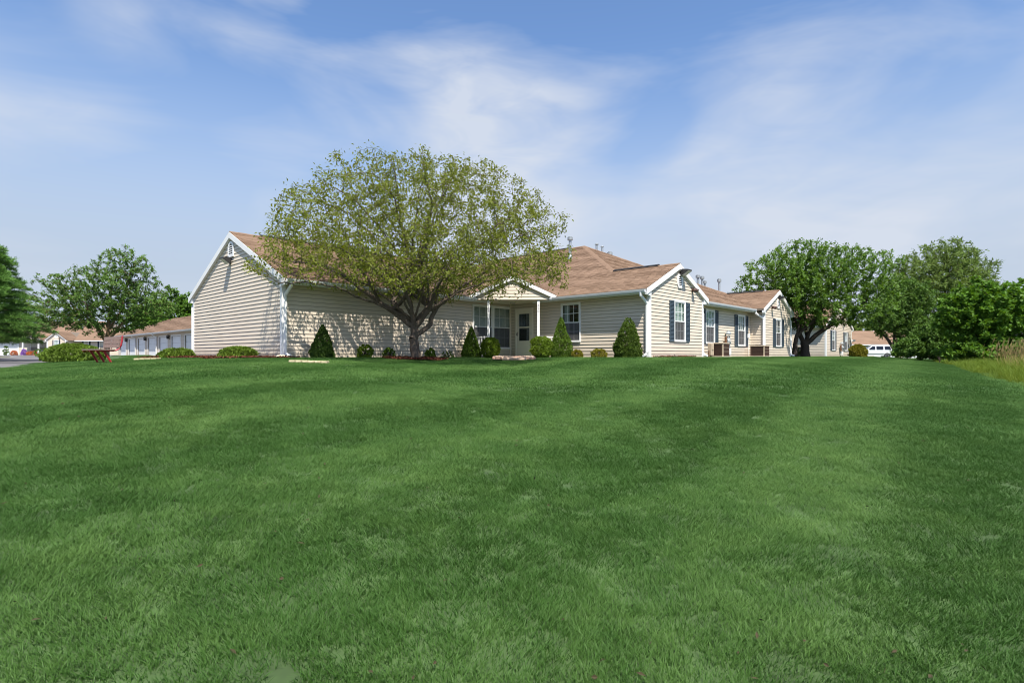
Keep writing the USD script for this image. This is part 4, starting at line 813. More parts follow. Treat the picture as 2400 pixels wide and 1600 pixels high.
def tree(name, label, cat_, base, limbs, att, step, infl, kill, leaves, leaf, leafmat, barkmat, seed, group=None, iters=90, tip=0.005, expo=2.35, droop=0.25, up=0.55, r_leaf=0.02, scatter=1.0, jit=0.25, bias=(0, 0, 0.05), spread=1.0):
    """limbs: polylines (points relative to base, start radius); the first is the trunk, the others start from the nearest point so far."""
    rng = np.random.default_rng(seed); base = np.array(base, float)
    N, par, rad = [], [], []
    for pts, r0 in limbs:
        p = np.array(pts, float)
        L = np.r_[0, np.cumsum(np.linalg.norm(np.diff(p, axis=0), axis=1))]; k = max(2, int(L[-1] / step)); q = np.column_stack([np.interp(np.linspace(0, L[-1], k + 1), L, p[:, j]) for j in range(3)])
        if N: par0 = int(np.argmin(np.linalg.norm(np.array(N) - q[0], axis=1))); q = q[1:]
        else: par0 = -1
        q[1:] += rng.normal(0, 0.012, q[1:].shape)
        for j, x in enumerate(q):
            par.append(par0 if j == 0 else len(N) - 1); N.append(tuple(x)); rad.append(r0 * ((1.18 - 0.36 * (j / len(q)) ** .5) if par0 == -1 else (1 - 0.62 * j / len(q))))
    nl = len(N)
    N, par = colonize(att - base, N, par, step, infl, kill, iters, rng, jit, bias)
    r = np.full(len(N), 0.0); acc = np.zeros(len(N))
    for i in range(len(N) - 1, -1, -1):
        r[i] = max(tip ** expo, acc[i]) ** (1 / expo)
        if par[i] >= 0: acc[par[i]] += r[i] ** expo
    sc = limbs[0][1] / max(r[0], 1e-6); r = np.where(r > 3 * tip, r * np.minimum(1, np.maximum(sc, 0.35)) , r)
    r[:nl] = np.maximum(np.array(rad), np.minimum(r[:nl], np.array(rad) * 1.15))
    child_ok = np.ones(len(N), bool)
    Wp = N + base
    child_ok[nl:] = clear(Wp[nl:])
    for i in range(nl, len(N)): child_ok[i] &= child_ok[par[i]]
    idx = np.array([i for i in range(1, len(N)) if child_ok[i]])
    p0, p1 = Wp[par[idx]], Wp[idx]; r1 = r[idx]; r0 = np.minimum(r[par[idx]], np.where(idx < nl, 9, r1 * 1.35))
    d = unit(p1 - p0)
    big = r1 > 0.03; meshes = []
    for sel, sides in ((big, 9), (~big, 4)):
        if not sel.any(): continue
        a0, a1, dd, q0, q1 = p0[sel], p1[sel] + d[sel] * (0.25 * r1[sel])[:, None], d[sel], r0[sel], r1[sel]
        u = unit(np.cross(dd, np.where(np.abs(dd[:, 2:]) < .9, [0, 0, 1.0], [1.0, 0, 0]))); w = np.cross(dd, u); g = np.arange(sides) * 2 * np.pi / sides
        ring = np.cos(g)[None, :, None] * u[:, None] + np.sin(g)[None, :, None] * w[:, None]
        v = np.concatenate([a0[:, None] + ring * q0[:, None, None], a1[:, None] + ring * q1[:, None, None]], 1).reshape(-1, 3)
        b = (2 * sides * np.arange(len(a0)))[:, None, None]; j = np.arange(sides); jn = (j + 1) % sides
        f = np.concatenate([np.stack([j, jn, sides + jn], -1), np.stack([j, sides + jn, sides + j], -1)])[None] + b
        meshes.append(trimesh.Trimesh(v, f.reshape(-1, 3), process=False))
    T = thing(name, label, cat_, tuple(base), 0, group)
    woods = [m.apply_translation(-base) for m in meshes]
    obj('trunk', woods[0], barkmat, T, smooth=True)
    if len(woods) > 1: tag(obj('branches', woods[1], barkmat, T, smooth=True), kind='stuff')
    tw = idx[(r[idx] < r_leaf) & (idx >= nl)]
    pick = tw[rng.integers(0, len(tw), leaves)]
    ax = unit(unit(Wp[pick] - Wp[par[pick]]) + rng.normal(0, .75 * spread, (leaves, 3)) + np.array([0, 0, -droop]))
    c = Wp[pick] + (Wp[par[pick]] - Wp[pick]) * rng.random((leaves, 1)) + rng.normal(0, .03, (leaves, 3)) * (leaf[0] / .09) * scatter
    ok = clear(c); c, ax = c[ok], ax[ok]
    s = rng.uniform(.65, 1.2, len(c)); m = leaf_mesh(c - base, ax, leaf[0] * s, leaf[1] * s, rng, up)
    obj('crown', m, leafmat, T)
    return T
def cloud(rng, n, center, radii, p=2.0, shell=0.35, bump=0.15, zmin=None, seed=0, scale=1.6):
    """Points in a lumpy ellipsoid, denser outwards."""
    d = unit(rng.normal(0, 1, (n, 3))); rr = rng.random(n) ** shell
    k = (np.abs(d) ** p).sum(1) ** (-1 / p)
    lump = 1 + bump * 2 * (meshkit.fbm(d * scale + 7, 3, seed) - .5)
    q = d * (k * rr * lump)[:, None] * np.array(radii) + np.array(center)
    if zmin is not None: q = q[q[:, 2] > zmin]
    return q

R = np.random.default_rng(11)
# the crab apple tree in front of the long wall
TB = np.array([-3.2, 18.5, float(ground(-3.2, 18.5)) + 0.0])
att = cloud(R, 9500, TB + (0.0, -0.35, 2.35), (5.15, 4.2, 4.35), 2.25, 0.42, 0.16, None, 5, 2.2)
att = att[(att[:, 2] > TB[2] + 2.0 + 0.10 * np.abs(att[:, 0] - TB[0])) & (att[:, 2] > 1.7)]; att = att[att[:, 2] > roof_height(att[:, 0], att[:, 1]) + .35]
limbs = [([(0, 0, -.1), (0, 0, .05), (-.02, 0, .3), (-.05, 0, .6), (-.02, .0, .95), (-.04, .02, 1.12)], .16),
         ([(-.04, 0, 1.05), (-.52, -.15, 1.45), (-1.1, -.35, 1.85), (-1.6, -.5, 2.25), (-2.2, -.7, 2.7), (-3.0, -.9, 3.15)], .105),
         ([(-.04, .02, 1.1), (-.14, .1, 1.6), (-.2, .15, 2.1), (-.25, .2, 2.9), (-.3, .1, 3.9)], .07),
         ([(0, 0, 1.08), (.25, -.05, 1.4), (.44, -.1, 1.65), (.54, -.15, 2.0), (.85, -.25, 2.55), (1.25, -.3, 3.3)], .115),
         ([(.05, 0, .8), (.5, .05, 1.15), (.55, .08, 1.5), (.95, .15, 2.0), (1.65, .2, 2.5), (2.4, .1, 2.95)], .085),
         ([(-.04, 0, 1.1), (-.05, -.5, 1.7), (-.2, -1.1, 2.3), (-.3, -1.9, 2.9)], .075),
         ([(.44, -.1, 1.65), (.8, -.8, 2.2), (1.3, -1.6, 2.8)], .06), ([(-1.1, -.35, 1.85), (-1.3, -1.0, 2.5), (-1.7, -1.8, 3.1)], .055),
         ([(-.52, -.15, 1.45), (-.75, .1, 2.1), (-1.0, .3, 2.9), (-1.3, .2, 3.8)], .06), ([(-.3, 0, 1.3), (-.38, -.12, 1.5), (-.47, -.15, 1.62)], .075)]
rl = np.random.default_rng(77)
for k in range(30):
    az = k * 2.399 + rl.normal(0, .2); el = math.radians([14, 32, 50, 68, 24][k % 5] + rl.normal(0, 5)); d = np.array([math.cos(az) * math.cos(el) * 4.3, math.sin(az) * math.cos(el) * 3.5, math.sin(el) * 3.9])
    st0 = np.array([(-.04, 0, 1.25), (-.7, -.2, 1.6), (.44, -.1, 1.65), (-.2, .1, 2.0), (.6, .08, 1.6)][k % 5]); end = np.array([0, -.3, 2.2]) + d
    u_ = np.linspace(0, 1, 6)[:, None]; q = st0 + (end - st0) * u_ + np.array([0, 0, 1]) * (np.sin(u_ * math.pi) * .35) + rl.normal(0, .07, (6, 3)) * np.minimum(u_ * 3, 1)
    wq_ = q + TB; q = q[:max(2, int((wq_[:, 2] > roof_height(wq_[:, 0], wq_[:, 1]) + .3).cumprod().sum()))]
    limbs.append((q, .042))
tree('crab_apple_tree', 'wide domed crab apple tree with yellowing leaves standing before the long wall', 'tree', TB, limbs, att, .15, 1.3, .20, 54000, (.105, .046), 'leaf_crab', 'bark_grey', 21, tip=.0042, expo=2.5, droop=.35, up=.5, r_leaf=.014, spread=1.2, scatter=2.2, jit=.38, bias=(0, 0, -.03))

# the pear trees at the second house
TB = np.array([17.06, 32.5, float(ground(17.06, 32.5))])
att = cloud(R, 5200, TB + (.55, 0, 4.0), (4.25, 3.4, 2.75), 2.4, .45, .26, TB[2] + 1.65, 9, 2.4); att = att[att[:, 2] > roof_height(att[:, 0], att[:, 1]) + .3]
limbs = [([(0, 0, -.1), (0, 0, .1), (-.02, 0, .45), (-.05, 0, .8)], .25), ([(-.05, 0, .8), (-.35, .0, 1.4), (-.3, .05, 2.0), (-.2, .1, 2.9), (-.3, 0, 4)], .13), ([(0, 0, .75), (.6, -.1, 1.35), (1.3, -.2, 1.85), (2.3, -.4, 2.5), (3.2, -.5, 3.2)], .14), ([(0, 0, .8), (.2, -.1, 1.5), (.6, -.3, 2.3), (1, -.4, 3.3)], .1),
         ([(-.2, 0, 1.1), (-.6, -.3, 1.9), (-1.3, -.6, 2.8), (-2, -.6, 3.6)], .09), ([(.1, 0, 1.1), (.3, .6, 2.0), (.6, 1.2, 3)], .08), ([(.2, -.1, 1.5), (.1, -.9, 2.3), (.2, -1.7, 3.2)], .08)]
tree('pear_tree', 'dense round pear tree with forked trunk between the two houses', 'tree', TB, limbs, att, .2, 1.8, .26, 52000, (.135, .075), 'leaf_pear', 'bark_dark', 31, expo=2.5, tip=.006, droop=.3, up=.6, r_leaf=.02)
TB2 = np.array([16.05, 31.75, float(ground(16.05, 31.75))])
att = cloud(R, 700, TB2 + (.35, -.1, 4.2), (1.7, 1.4, 1.6), 2, .5, .25, None, 3); att = att[att[:, 2] > roof_height(att[:, 0], att[:, 1]) + .2]
tree('young_pear_tree', 'slender forked pear tree close to the right corner of the farther small gable', 'tree', TB2, [([(0, 0, -.1), (.02, 0, .4), (.06, 0, .95), (.1, 0, 1.15)], .13), ([(.08, 0, 1.1), (.2, 0, 1.5), (.28, 0, 2.1), (.3, -.1, 3.2)], .07), ([(.1, 0, 1.15), (.45, -.1, 1.55), (.9, -.2, 1.95), (1.3, -.2, 2.6)], .075)], att, .2, 1.6, .28, 5200, (.135, .075), 'leaf_pear', 'bark_dark', 32, expo=2.5, droop=.3)

# tree beside the bench
TB = np.array([-29.0, 40.0, float(ground(-29, 40))])
a1 = cloud(R, 2600, TB + (-.3, 0, 4.4), (4.4, 3.6, 2.6), 2, .5, .3, None, 15, 2.4); a2 = cloud(R, 900, TB + (1.2, 0, 6.4), (2.2, 2, 2.0), 2, .5, .3, None, 16, 2.4); a3 = cloud(R, 700, TB + (2.6, 0, 4.0), (2.3, 2, 1.4), 2, .5, .3, None, 17, 2); a4 = cloud(R, 600, TB + (-2.6, 0, 3.2), (2.0, 1.8, .9), 2, .5, .3, None, 18, 2)
att = np.vstack([a1, a2, a3, a4]); att = att[att[:, 2] > TB[2] + 1.6]
limbs = [([(0, 0, -.2), (0, 0, .5), (.02, 0, 1.2), (.0, 0, 1.5)], .2), ([(0, 0, 1.4), (-.6, 0, 2.4), (-1.4, -.2, 3.4), (-2.4, -.2, 4.2)], .1), ([(0, 0, 1.5), (.1, 0, 2.6), (.2, 0, 4), (.4, 0, 5.6)], .12), ([(0, 0, 1.4), (.7, -.2, 2.2), (1.6, -.2, 3.2), (2.6, -.3, 4.2)], .1), ([(0, 0, 1.5), (-.2, -.6, 2.5), (-.3, -1.4, 3.8)], .08), ([(.1, 0, 2.4), (.9, .2, 3.8), (1.3, .2, 5.4), (1.7, .1, 6.8)], .08)]
tree('maple_tree', 'open layered green tree rising behind the red bench and hedge', 'tree', TB, limbs, att, .24, 2.0, .32, 30000, (.17, .09), 'leaf_dark', 'bark_tan', 41, expo=2.5, tip=.008, droop=.2, up=.7, r_leaf=.03)

# trees far behind the garage row
for k, (px, py, D, rx, rz, lm) in enumerate([(352, 712, 92, 3.2, 3.4, 'leaf_bright'), (402, 676, 94, 3.4, 4.4, 'leaf_dark'), (452, 682, 96, 3.6, 4.4, 'leaf_bright')]):
    x = (px - 1200) / FOC * D; top = (833 - py) / FOC * D; b = np.array([x, D, float(ground(x, D))])
    att = cloud(R, 700, (x, D, top - rz), (rx, rx, rz), 2.2, .4, .25, None, 50 + k, 2)
    tree('garden_tree', ['short bright tree behind the left end of the garage roof', 'tall dark rounded tree behind the middle of the garage roof', 'tall bright tree behind the garage roof, next to the big gable'][k], 'tree', b, [([(0, 0, -.2), (0, 0, 2.5), (.1, 0, top - b[2] - 2 * rz + 2)], .25), ([(0, 0, 2.5), (-1, 0, 4.5), (-1.6, 0, 6)], .12), ([(0, 0, 2.5), (1.1, 0, 4.6), (1.7, 0, 6)], .12)], att, .5, 6, .7, 9000, (.42, .26), lm, 'bark_dark', 60 + k, 'trees behind the garage row', tip=.02, r_leaf=.2, up=.5)
# trees on the right
def bigtree(name, label, px, py, D, lobes, n, leaf, lm, seed, base_px=None, leaves=20000, limbs=None, step=.32, kill=.42, **kw):
    x = ((base_px or px) - 1200) / FOC * D; b = np.array([x, D, float(ground(x, D))]); parts = []
    for i, (lx, ly, rx, rz, dy, m) in enumerate(lobes):
        c = ((lx - 1200) / FOC * D, D + dy, (833 - ly) / FOC * D); parts.append(cloud(R, m, c, (rx / FOC * D, rx / FOC * D * .8, rz / FOC * D), 2.1, .42, .3, b[2] + .2, seed + i, 2.4))
    att = np.vstack(parts)
    return tree(name, label, 'tree', b, limbs, att, step, 3.0, kill, leaves, leaf, lm, 'bark_dark', seed, tip=.012, expo=2.5, r_leaf=.06, **kw)
bigtree('willow_tree', 'tall airy grey green tree behind the bushes at the far right', 2200, 562, 52, [(2190, 655, 105, 85, 0, 1500), (2270, 650, 80, 75, 1, 1100), (2225, 600, 60, 42, 0, 600), (2120, 690, 70, 60, 0, 800), (2180, 745, 100, 70, 0, 1000), (2330, 690, 40, 60, 1, 300)], 0, (.30, .085), 'leaf_willow', 71, base_px=2185, leaves=42000,
        limbs=[([(0, 0, -.2), (.1, 0, 1.5), (.3, 0, 3)], .3), ([(.2, 0, 2.4), (-.8, 0, 4), (-1.6, 0, 5.8), (-2, 0, 7)], .14), ([(.3, 0, 3), (.8, 0, 4.6), (1.2, 0, 6.4), (1.5, 0, 8.3)], .17), ([(.3, 0, 3), (1.6, 0, 4.4), (3, 0, 5.8), (3.6, 0, 7)], .13), ([(.2, 0, 2.2), (-1.4, 0, 3), (-2.6, 0, 4)], .12)], droop=.45, up=.3)
bigtree('leaning_tree', 'small dark tree with a leaning trunk right of the white car', 2100, 640, 47, [(2095, 740, 66, 52, 0, 1100), (2130, 700, 60, 52, 0, 700), (2150, 770, 60, 42, 0, 600)], 0, (.24, .09), 'leaf_dark', 81, base_px=2104, leaves=22000,
        limbs=[([(0, 0, -.1), (-.2, 0, .5), (-.55, 0, 1.1), (-.8, 0, 1.5)], .14), ([(-.4, 0, .9), (-.3, 0, 1.8), (.3, 0, 2.9)], .09), ([(-.8, 0, 1.5), (-1.4, 0, 2.2), (-1.6, 0, 3.2)], .08)], droop=.3, up=.45)
bigtree('hazel_bush', 'broad bright green leafy bush at the right edge above the tall weeds', 2330, 655, 30, [(2330, 825, 115, 34, 0, 900), (2330, 752, 95, 88, 0, 1600), (2270, 735, 62, 62, .4, 700), (2395, 720, 60, 66, -.3, 700), (2300, 700, 50, 50, 0, 400)], 0, (.17, .12), 'leaf_bright', 91, leaves=44000,
        limbs=[([(0, 0, -.1), (0, 0, .3), (.05, 0, .9)], .09), ([(0, 0, .2), (-.7, 0, 1.2), (-1.2, 0, 2.4)], .05), ([(0, 0, .2), (.7, -.1, 1.3), (1.2, -.2, 2.5)], .05), ([(0, 0, .6), (.1, -.3, 1.6), (.1, -.4, 2.9)], .05)], step=.2, kill=.26, droop=.2, up=.5)
bigtree('shadow_shrub', 'dark thicket between the leaning tree and the bright bush', 2200, 770, 40, [(2195, 795, 56, 44, 0, 900), (2150, 815, 48, 30, 0, 600), (2250, 805, 50, 44, 0, 600), (2215, 825, 70, 24, -.5, 500)], 0, (.20, .10), 'leaf_dark', 97, leaves=24000,
        limbs=[([(0, 0, -.1), (0, 0, .4), (0, 0, .9)], .07), ([(0, 0, .2), (-.7, 0, .7), (-1.3, 0, 1.1)], .05), ([(0, 0, .2), (.7, 0, .8), (1.3, 0, 1.2)], .05)], step=.22, kill=.3, up=.45)
bigtree('pale_shrub', 'light green sapling shrub at the lawn edge left of the dark thicket', 2110, 800, 44, [(2116, 817, 18, 18, 0, 260), (2102, 826, 12, 10, 0, 100)], 0, (.22, .09), 'leaf_bright', 99, leaves=2600, limbs=[([(0, 0, -.1), (0, 0, .25), (0, 0, .6)], .03)], step=.15, kill=.2)
for k, (px, py, D) in enumerate([(2014, 750, 125), (2052, 742, 128)]):
    bigtree('distant_tree', ['small hazy tree over the far garage roof, left', 'small hazy tree over the far garage roof, right'][k], px, py, D, [(px, py + 22, 24, 22, 0, 300)], 0, (.6, .35), 'leaf_willow', 101 + k, leaves=2500, limbs=[([(0, 0, -.2), (0, 0, 3), (0, 0, 4.5)], .25)], step=.8, kill=1.1)

# pine at the left edge
def pine():
    D = 47; x = (-42 - 1200) / FOC * D; b = np.array([x, D, float(ground(x, D))]); r = np.random.default_rng(5)
    T = thing('pine_tree', 'feathery green pine cut off by the left edge of the picture', 'tree', tuple(b))
    Hh = 10.4; obj('trunk', tube([(0, 0, -.2), (.05, 0, 3), (0, .05, 7), (0, 0, Hh)], [.24, .19, .1, .02], 9), 'bark_dark', T, smooth=True)
    wood, tips, dirs = [], [], []
    for z in np.arange(1.5, Hh - .3, .42):
        n = 6; off = r.uniform(0, 6.28); L = 5.1 * (1 - (z / (Hh + .6)) ** 1.5) * (1 if z > 2.2 else .8) + .3
        for k in range(n):
            a = off + k * 6.283 / n + r.normal(0, .15); l = L * r.uniform(.75, 1.08); d = np.array([math.cos(a), math.sin(a), 0])
            u = np.linspace(0, 1, 6); p = np.stack([d * l * t + np.array([0, 0, z + .15 * l * math.sin(t * 2.2) - .10 * l * t]) for t in u])
            wood.append(tube(p, np.linspace(.045, .008, 6) * (l / 4 + .3), 5))
            for t in np.linspace(.22, 1, int(6 + l * 5)):
                c = np.array([np.interp(t, u, p[:, j]) for j in range(3)]); sd = np.array([-d[1], d[0], 0])
                for w in (-1, 0, 1):
                    e = (1 - t * .55) * l * .26 * w; q = c + sd * e + r.normal(0, .07, 3) + np.array([0, 0, .07]); tips.append(q); dirs.append(unit(d * .8 + sd * w * .8 + np.array([0, 0, .35])))
    tag(obj('branches', wood, 'bark_dark', T), kind='stuff')
    tips, dirs = np.array(tips), np.array(dirs); k = 22
    c = np.repeat(tips, k, 0) + r.normal(0, .06, (len(tips) * k, 3)); a = unit(np.repeat(dirs, k, 0) + r.normal(0, .55, (len(tips) * k, 3)) + np.array([0, 0, .15]))
    obj('crown', leaf_mesh(c, a, r.uniform(.18, .34, len(c)), np.full(len(c), .035), r, .3, 0.0), 'needle_pine', T)
pine()

# clipped and low shrubs
def shrub(name, label, x, y, h, w, shape, lm, n, leaf, seed, cat_='shrub', group=None, stretch=None, core=True):
    r = np.random.default_rng(seed); b = np.array([x, y, float(ground(x, y))]); T = thing(name, label, cat_, tuple(b), 0, group)
    nb = 12; g = max(8, n // nb); n = g * nb
    ang, u, dep = np.repeat(r.uniform(0, 6.283, g), nb), np.repeat(r.random(g), nb), np.repeat(r.random(g) ** .4, nb)
    bulge = np.repeat(1 + r.normal(0, .05, g), nb); ang = ang + r.normal(0, .022 / max(w, .3), n); u = np.clip(u + r.normal(0, .010, n), 0, .999)
    if shape == 'cone': z = (1 - np.sqrt(1 - u)) * h * .98 + .02; q = z / h; prof = np.where(q < .16, .80 + 1.25 * q, np.maximum(.035, (1 - q) ** .80 * 1.14))
    elif shape == 'plump': z = (1 - np.sqrt(1 - u)) * h * .98 + .02; q = z / h; prof = np.where(q < .2, .86 + .7 * q, np.maximum(.05, (1 - q) / .8) ** .62)
    elif shape == 'bullet': z = u * h; q = z / h; prof = np.where(q < .25, .86 + .56 * q, np.sqrt(np.maximum(0.0, 1 - ((q - .25) / .75) ** 2.0)))
    elif shape == 'ball': z = u * h; q = z / h; prof = np.maximum(.2, (1 - np.abs(2 * q - 1) ** 3.2)) ** .5 * (.9 + .1 * q)
    else: z = u * h; q = z / h; prof = np.maximum(.1, 1 - (np.abs(q - .35) / .65) ** 2) ** .5
    lump = 1 + .22 * (meshkit.fbm(np.stack([np.cos(ang) * 1.6, np.sin(ang) * 1.6, z * 3.2 / max(h, .6)], -1) + seed, 3, seed) - .5) * 2
    rad = w / 2 * prof * lump * bulge * (1 - .32 * (1 - dep))
    sx, sy = stretch or (1, 1)
    c = np.stack([np.cos(ang) * rad * sx, np.sin(ang) * rad * sy, z], 1)
    ow = np.stack([np.cos(ang), np.sin(ang), np.full(n, .35)], 1); a = unit(ow * .45 + np.array([0, 0, .75]) + r.normal(0, .5, (n, 3))); s = r.uniform(.6, 1.25, n)
    c -= a * (leaf[0] * s * .6)[:, None]; c[:, 2] = np.maximum(c[:, 2], .01)
    obj('foliage', leaf_mesh(c, a, leaf[0] * s, leaf[1] * s, r, .5, .12, ow), lm, T)
    st_ = [tube([(0, 0, -.05), (.01, 0, h * .4), (0, 0, h * .8)], [w * .05, w * .04, .008], 6)]
    for k in range(7):
        t = k * 6.283 / 7 + r.normal(0, .2); e = w * .34; st_.append(tube([(0, 0, h * .08), (math.cos(t) * e * .5 * sx, math.sin(t) * e * .5 * sy, h * .3), (math.cos(t) * e * sx, math.sin(t) * e * sy, h * .52)], [.02, .013, .006], 5))
    obj('stem', st_, 'bark_dark', T)
    return T
shrub('conical_shrub', 'dark rusty cone shaped evergreen in front of the dappled long wall', -6.02, 17.75, 1.10, .80, 'cone', 'leaf_arbor_dark', 13000, (.075, .030), 1)
shrub('conical_shrub', 'dark green cone shrub with a narrow top left of the porch railing', -1.62, 22.3, 1.26, .80, 'cone', 'leaf_arbor', 13000, (.075, .030), 2)
shrub('conical_shrub', 'tall bright green pointed conifer right of the porch below the window', 1.94, 22.1, 1.66, .92, 'cone', 'leaf_arbor', 16000, (.075, .030), 3)
shrub('conical_shrub', 'plump bronze tinged cone evergreen near the corner of the nearer small gable', 4.17, 20.05, 1.48, 1.02, 'plump', 'leaf_arbor_bronze', 19000, (.085, .034), 4)
shrub('box_bush', 'clipped square yellow green bush left of the porch step', -.85, 21.95, .80, .76, 'ball', 'leaf_boxwood', 15000, (.07, .036), 5)
shrub('box_bush', 'clipped round yellow green bush right of the porch step', 1.15, 21.95, .84, .90, 'ball', 'leaf_boxwood', 17000, (.07, .036), 6)
shrub('small_shrub', 'small rounded leafy shrub between the cone evergreen and the tree trunk', -4.98, 18.95, .46, .52, 'mound', 'leaf_boxwood', 1300, (.10, .055), 7)
shrub('small_shrub', 'little bent shrub just left of the tree trunk', -4.32, 19.65, .36, .42, 'mound', 'leaf_arbor', 800, (.095, .05), 8)
shrub('small_shrub', 'small round shrub just right of the tree trunk', -3.04, 20.75, .36, .40, 'mound', 'leaf_arbor', 900, (.095, .05), 9)
shrub('small_shrub', 'sparse low shrub between the tree trunk and the cone shrub by the porch', -2.45, 21.4, .28, .6, 'mound', 'leaf_willow', 380, (.08, .04), 10)
shrub('gold_shrub', 'tiny golden shrub below the window right of the porch', 2.55, 21.8, .32, .46, 'mound', 'leaf_gold', 1600, (.085, .045), 11)
shrub('gold_shrub', 'low golden mound shrub midway along the right wing wall', 3.27, 21.0, .34, .62, 'mound', 'leaf_gold', 2400, (.085, .045), 12)
shrub('juniper', 'spreading juniper on the mulch at the far end of the big gable', -12.42, 20.75, .36, 1.2, 'mound', 'leaf_juniper', 5200, (.15, .035), 13, stretch=(1, .8))
shrub('juniper', 'spreading juniper on the mulch before the middle of the big gable', -8.68, 17.7, .36, 1.15, 'mound', 'leaf_juniper', 5200, (.15, .035), 14, stretch=(1, .8))
shrub('yellow_shrub', 'yellow green shrub near the right corner of the second house, left of the white car', 27.55, 44.5, 1.0, 1.3, 'mound', 'leaf_gold', 9000, (.16, .08), 15)
shrub('juniper_hedge', 'long low yellow green juniper hedge left of the red bench', -16.0, 20.35, .66, 1.15, 'mound', 'leaf_juniper', 15000, (.13, .035), 16, 'hedge', stretch=(1.95, .75))
shrub('low_shrub', 'dark low shrub on the lawn just right of the bench back', -15.0, 24.2, .35, .7, 'mound', 'leaf_dark', 900, (.09, .045), 17)
shrub('fern_clump', 'pale fern clump at the foot of the pear trees', 16.9, 33.3, .55, .9, 'mound', 'leaf_willow', 700, (.25, .04), 18)
# flower bed of the distant house
for k, (x, h, w, m, lab) in enumerate([(-86.0, 1.6, .9, 'leaf_dark', 'tall dark climber beside the far garage door'), (-84.6, .8, 1.0, 'flower_orange', 'orange flowers in front of the far porch'), (-83.0, 1.0, .9, 'flower_purple', 'purple flower ball at the left far porch post'), (-81.6, .7, 1.6, 'flower_orange', 'orange and red flower clump below the far porch window'), (-80.2, 1.1, 1.8, 'leaf_bright', 'pale green leafy plants right of the far porch steps')]):
    shrub('garden_plant', lab, x, 95.0, h, w, 'mound', m, 900, (.22, .14), 30 + k, 'plant')

# tall weeds along the right edge
def blade_patch(r, n, size, h, w, lean=0.35, seg=3, kdir=None, spread=.6):
    p = np.column_stack([r.uniform(-size / 2, size / 2, (n, 2)), np.zeros(n)]); yaw = r.uniform(0, 6.283, n)
    ld = unit(np.stack([np.cos(yaw), np.sin(yaw), 0 * yaw], 1) * spread + (np.array([1, 0, 0]) if kdir else 0)); hh = h * r.uniform(.55, 1.25, n); le = hh * lean * r.uniform(.4, 1.6, n)
    sd = np.stack([-ld[:, 1], ld[:, 0], 0 * yaw], 1); tw = r.uniform(0, 3.14, n); sd = unit(sd * np.cos(tw)[:, None] + ld * np.sin(tw)[:, None]); V = []
    for k in range(seg + 1):
        u = k / seg; c = p + ld * (le * u ** 1.7)[:, None] + np.array([0, 0, 1]) * (hh * (u - .18 * u * u))[:, None]
        if k < seg: ww = w * (1 - .75 * u) / 2; V += [c - sd * ww, c + sd * ww]
        else: V += [c]
    v = np.stack(V, 1); m = v.shape[1]; F = []
    for k in range(seg - 1): F += [[2 * k, 2 * k + 1, 2 * k + 3], [2 * k, 2 * k + 3, 2 * k + 2]]
    F += [[2 * seg - 2, 2 * seg - 1, 2 * seg]]
    return trimesh.Trimesh(v.reshape(-1, 3), (np.array(F)[None] + (m * np.arange(n))[:, None, None]).reshape(-1, 3), process=False)
def instancer(path, protos, where, idx, quats, scales):
    pi = UsdGeom.PointInstancer.Define(stage, path); rel = pi.CreatePrototypesRel()
    for name, m, mt in protos:
        usdkit.mesh(stage, f'{path}/{name}', m, M[mt]); rel.AddTarget(f'{path}/{name}')
    pi.CreateProtoIndicesAttr(Vt.IntArray.FromNumpy(np.asarray(idx, np.int32))); pi.CreatePositionsAttr(Vt.Vec3fArray.FromNumpy(np.asarray(where, np.float32)))
    pi.CreateOrientationsAttr(Vt.QuathArray([Gf.Quath(float(q[0]), float(q[1]), float(q[2]), float(q[3])) for q in quats])); pi.CreateScalesAttr(Vt.Vec3fArray.FromNumpy(np.asarray(scales, np.float32)))
    return pi.GetPrim()
WEED = Polygon([(10.4, 11.0), (11.5, 12.6), (12.9, 14.8), (14.4, 17.2), (17.7, 22.0), (22.5, 29), (27.4, 35.4), (29.8, 40), (40, 46), (44, 40), (36, 28), (26, 17), (18, 11)])
rw_ = np.random.default_rng(8)
pts = np.column_stack([rw_.uniform(10, 44, 7500), rw_.uniform(11, 46, 7500)]); pts = pts[shapely.contains_xy(WEED, pts[:, 0], pts[:, 1])]
protos = [('tuft_a', blade_patch(rw_, 60, .5, .55, .014, .6), 'weed'), ('tuft_b', blade_patch(rw_, 60, .5, .42, .016, .8), 'weed'), ('tuft_c', blade_patch(rw_, 46, .5, .62, .013, .5), 'leaf_juniper')]
hd = blade_patch(rw_, 10, .5, .85, .012, .35); 
ear = [leaf_mesh(hd.vertices[hd.vertices[:, 2] > .6][k:k + 1] + np.array([[0, 0, -.02]]), np.array([[.3, 0, .95]]), np.array([.18]), np.array([.04]), rw_) for k in range(10)]
protos.append(('tuft_d', cat([hd] + ear), 'seed_head'))
edge = np.array([WEED.exterior.distance(shapely.Point(*p)) for p in pts])
idx = rw_.choice([0, 1, 2], len(pts)); tall = edge > 1.5; idx = np.where(tall & (rw_.random(len(pts)) < .40), 3, idx)
yaw = rw_.uniform(0, 6.28, len(pts)); sc = rw_.uniform(.7, 1.15, len(pts)) * np.clip(.50 + edge * .32, .50, 1.45)
tag(instancer('/World/weeds', protos, np.column_stack([pts, ground(pts[:, 0], pts[:, 1]) - .02]), idx, np.column_stack([np.cos(yaw / 2), 0 * yaw, 0 * yaw, np.sin(yaw / 2)]), np.repeat(sc[:, None], 3, 1)), 'tall yellow green weeds with tan seed heads along the right edge of the lawn', 'weeds', kind='stuff')
obj('weed_ground', drape(WEED, .012, 1.2), 'island_ground', kind='structure')
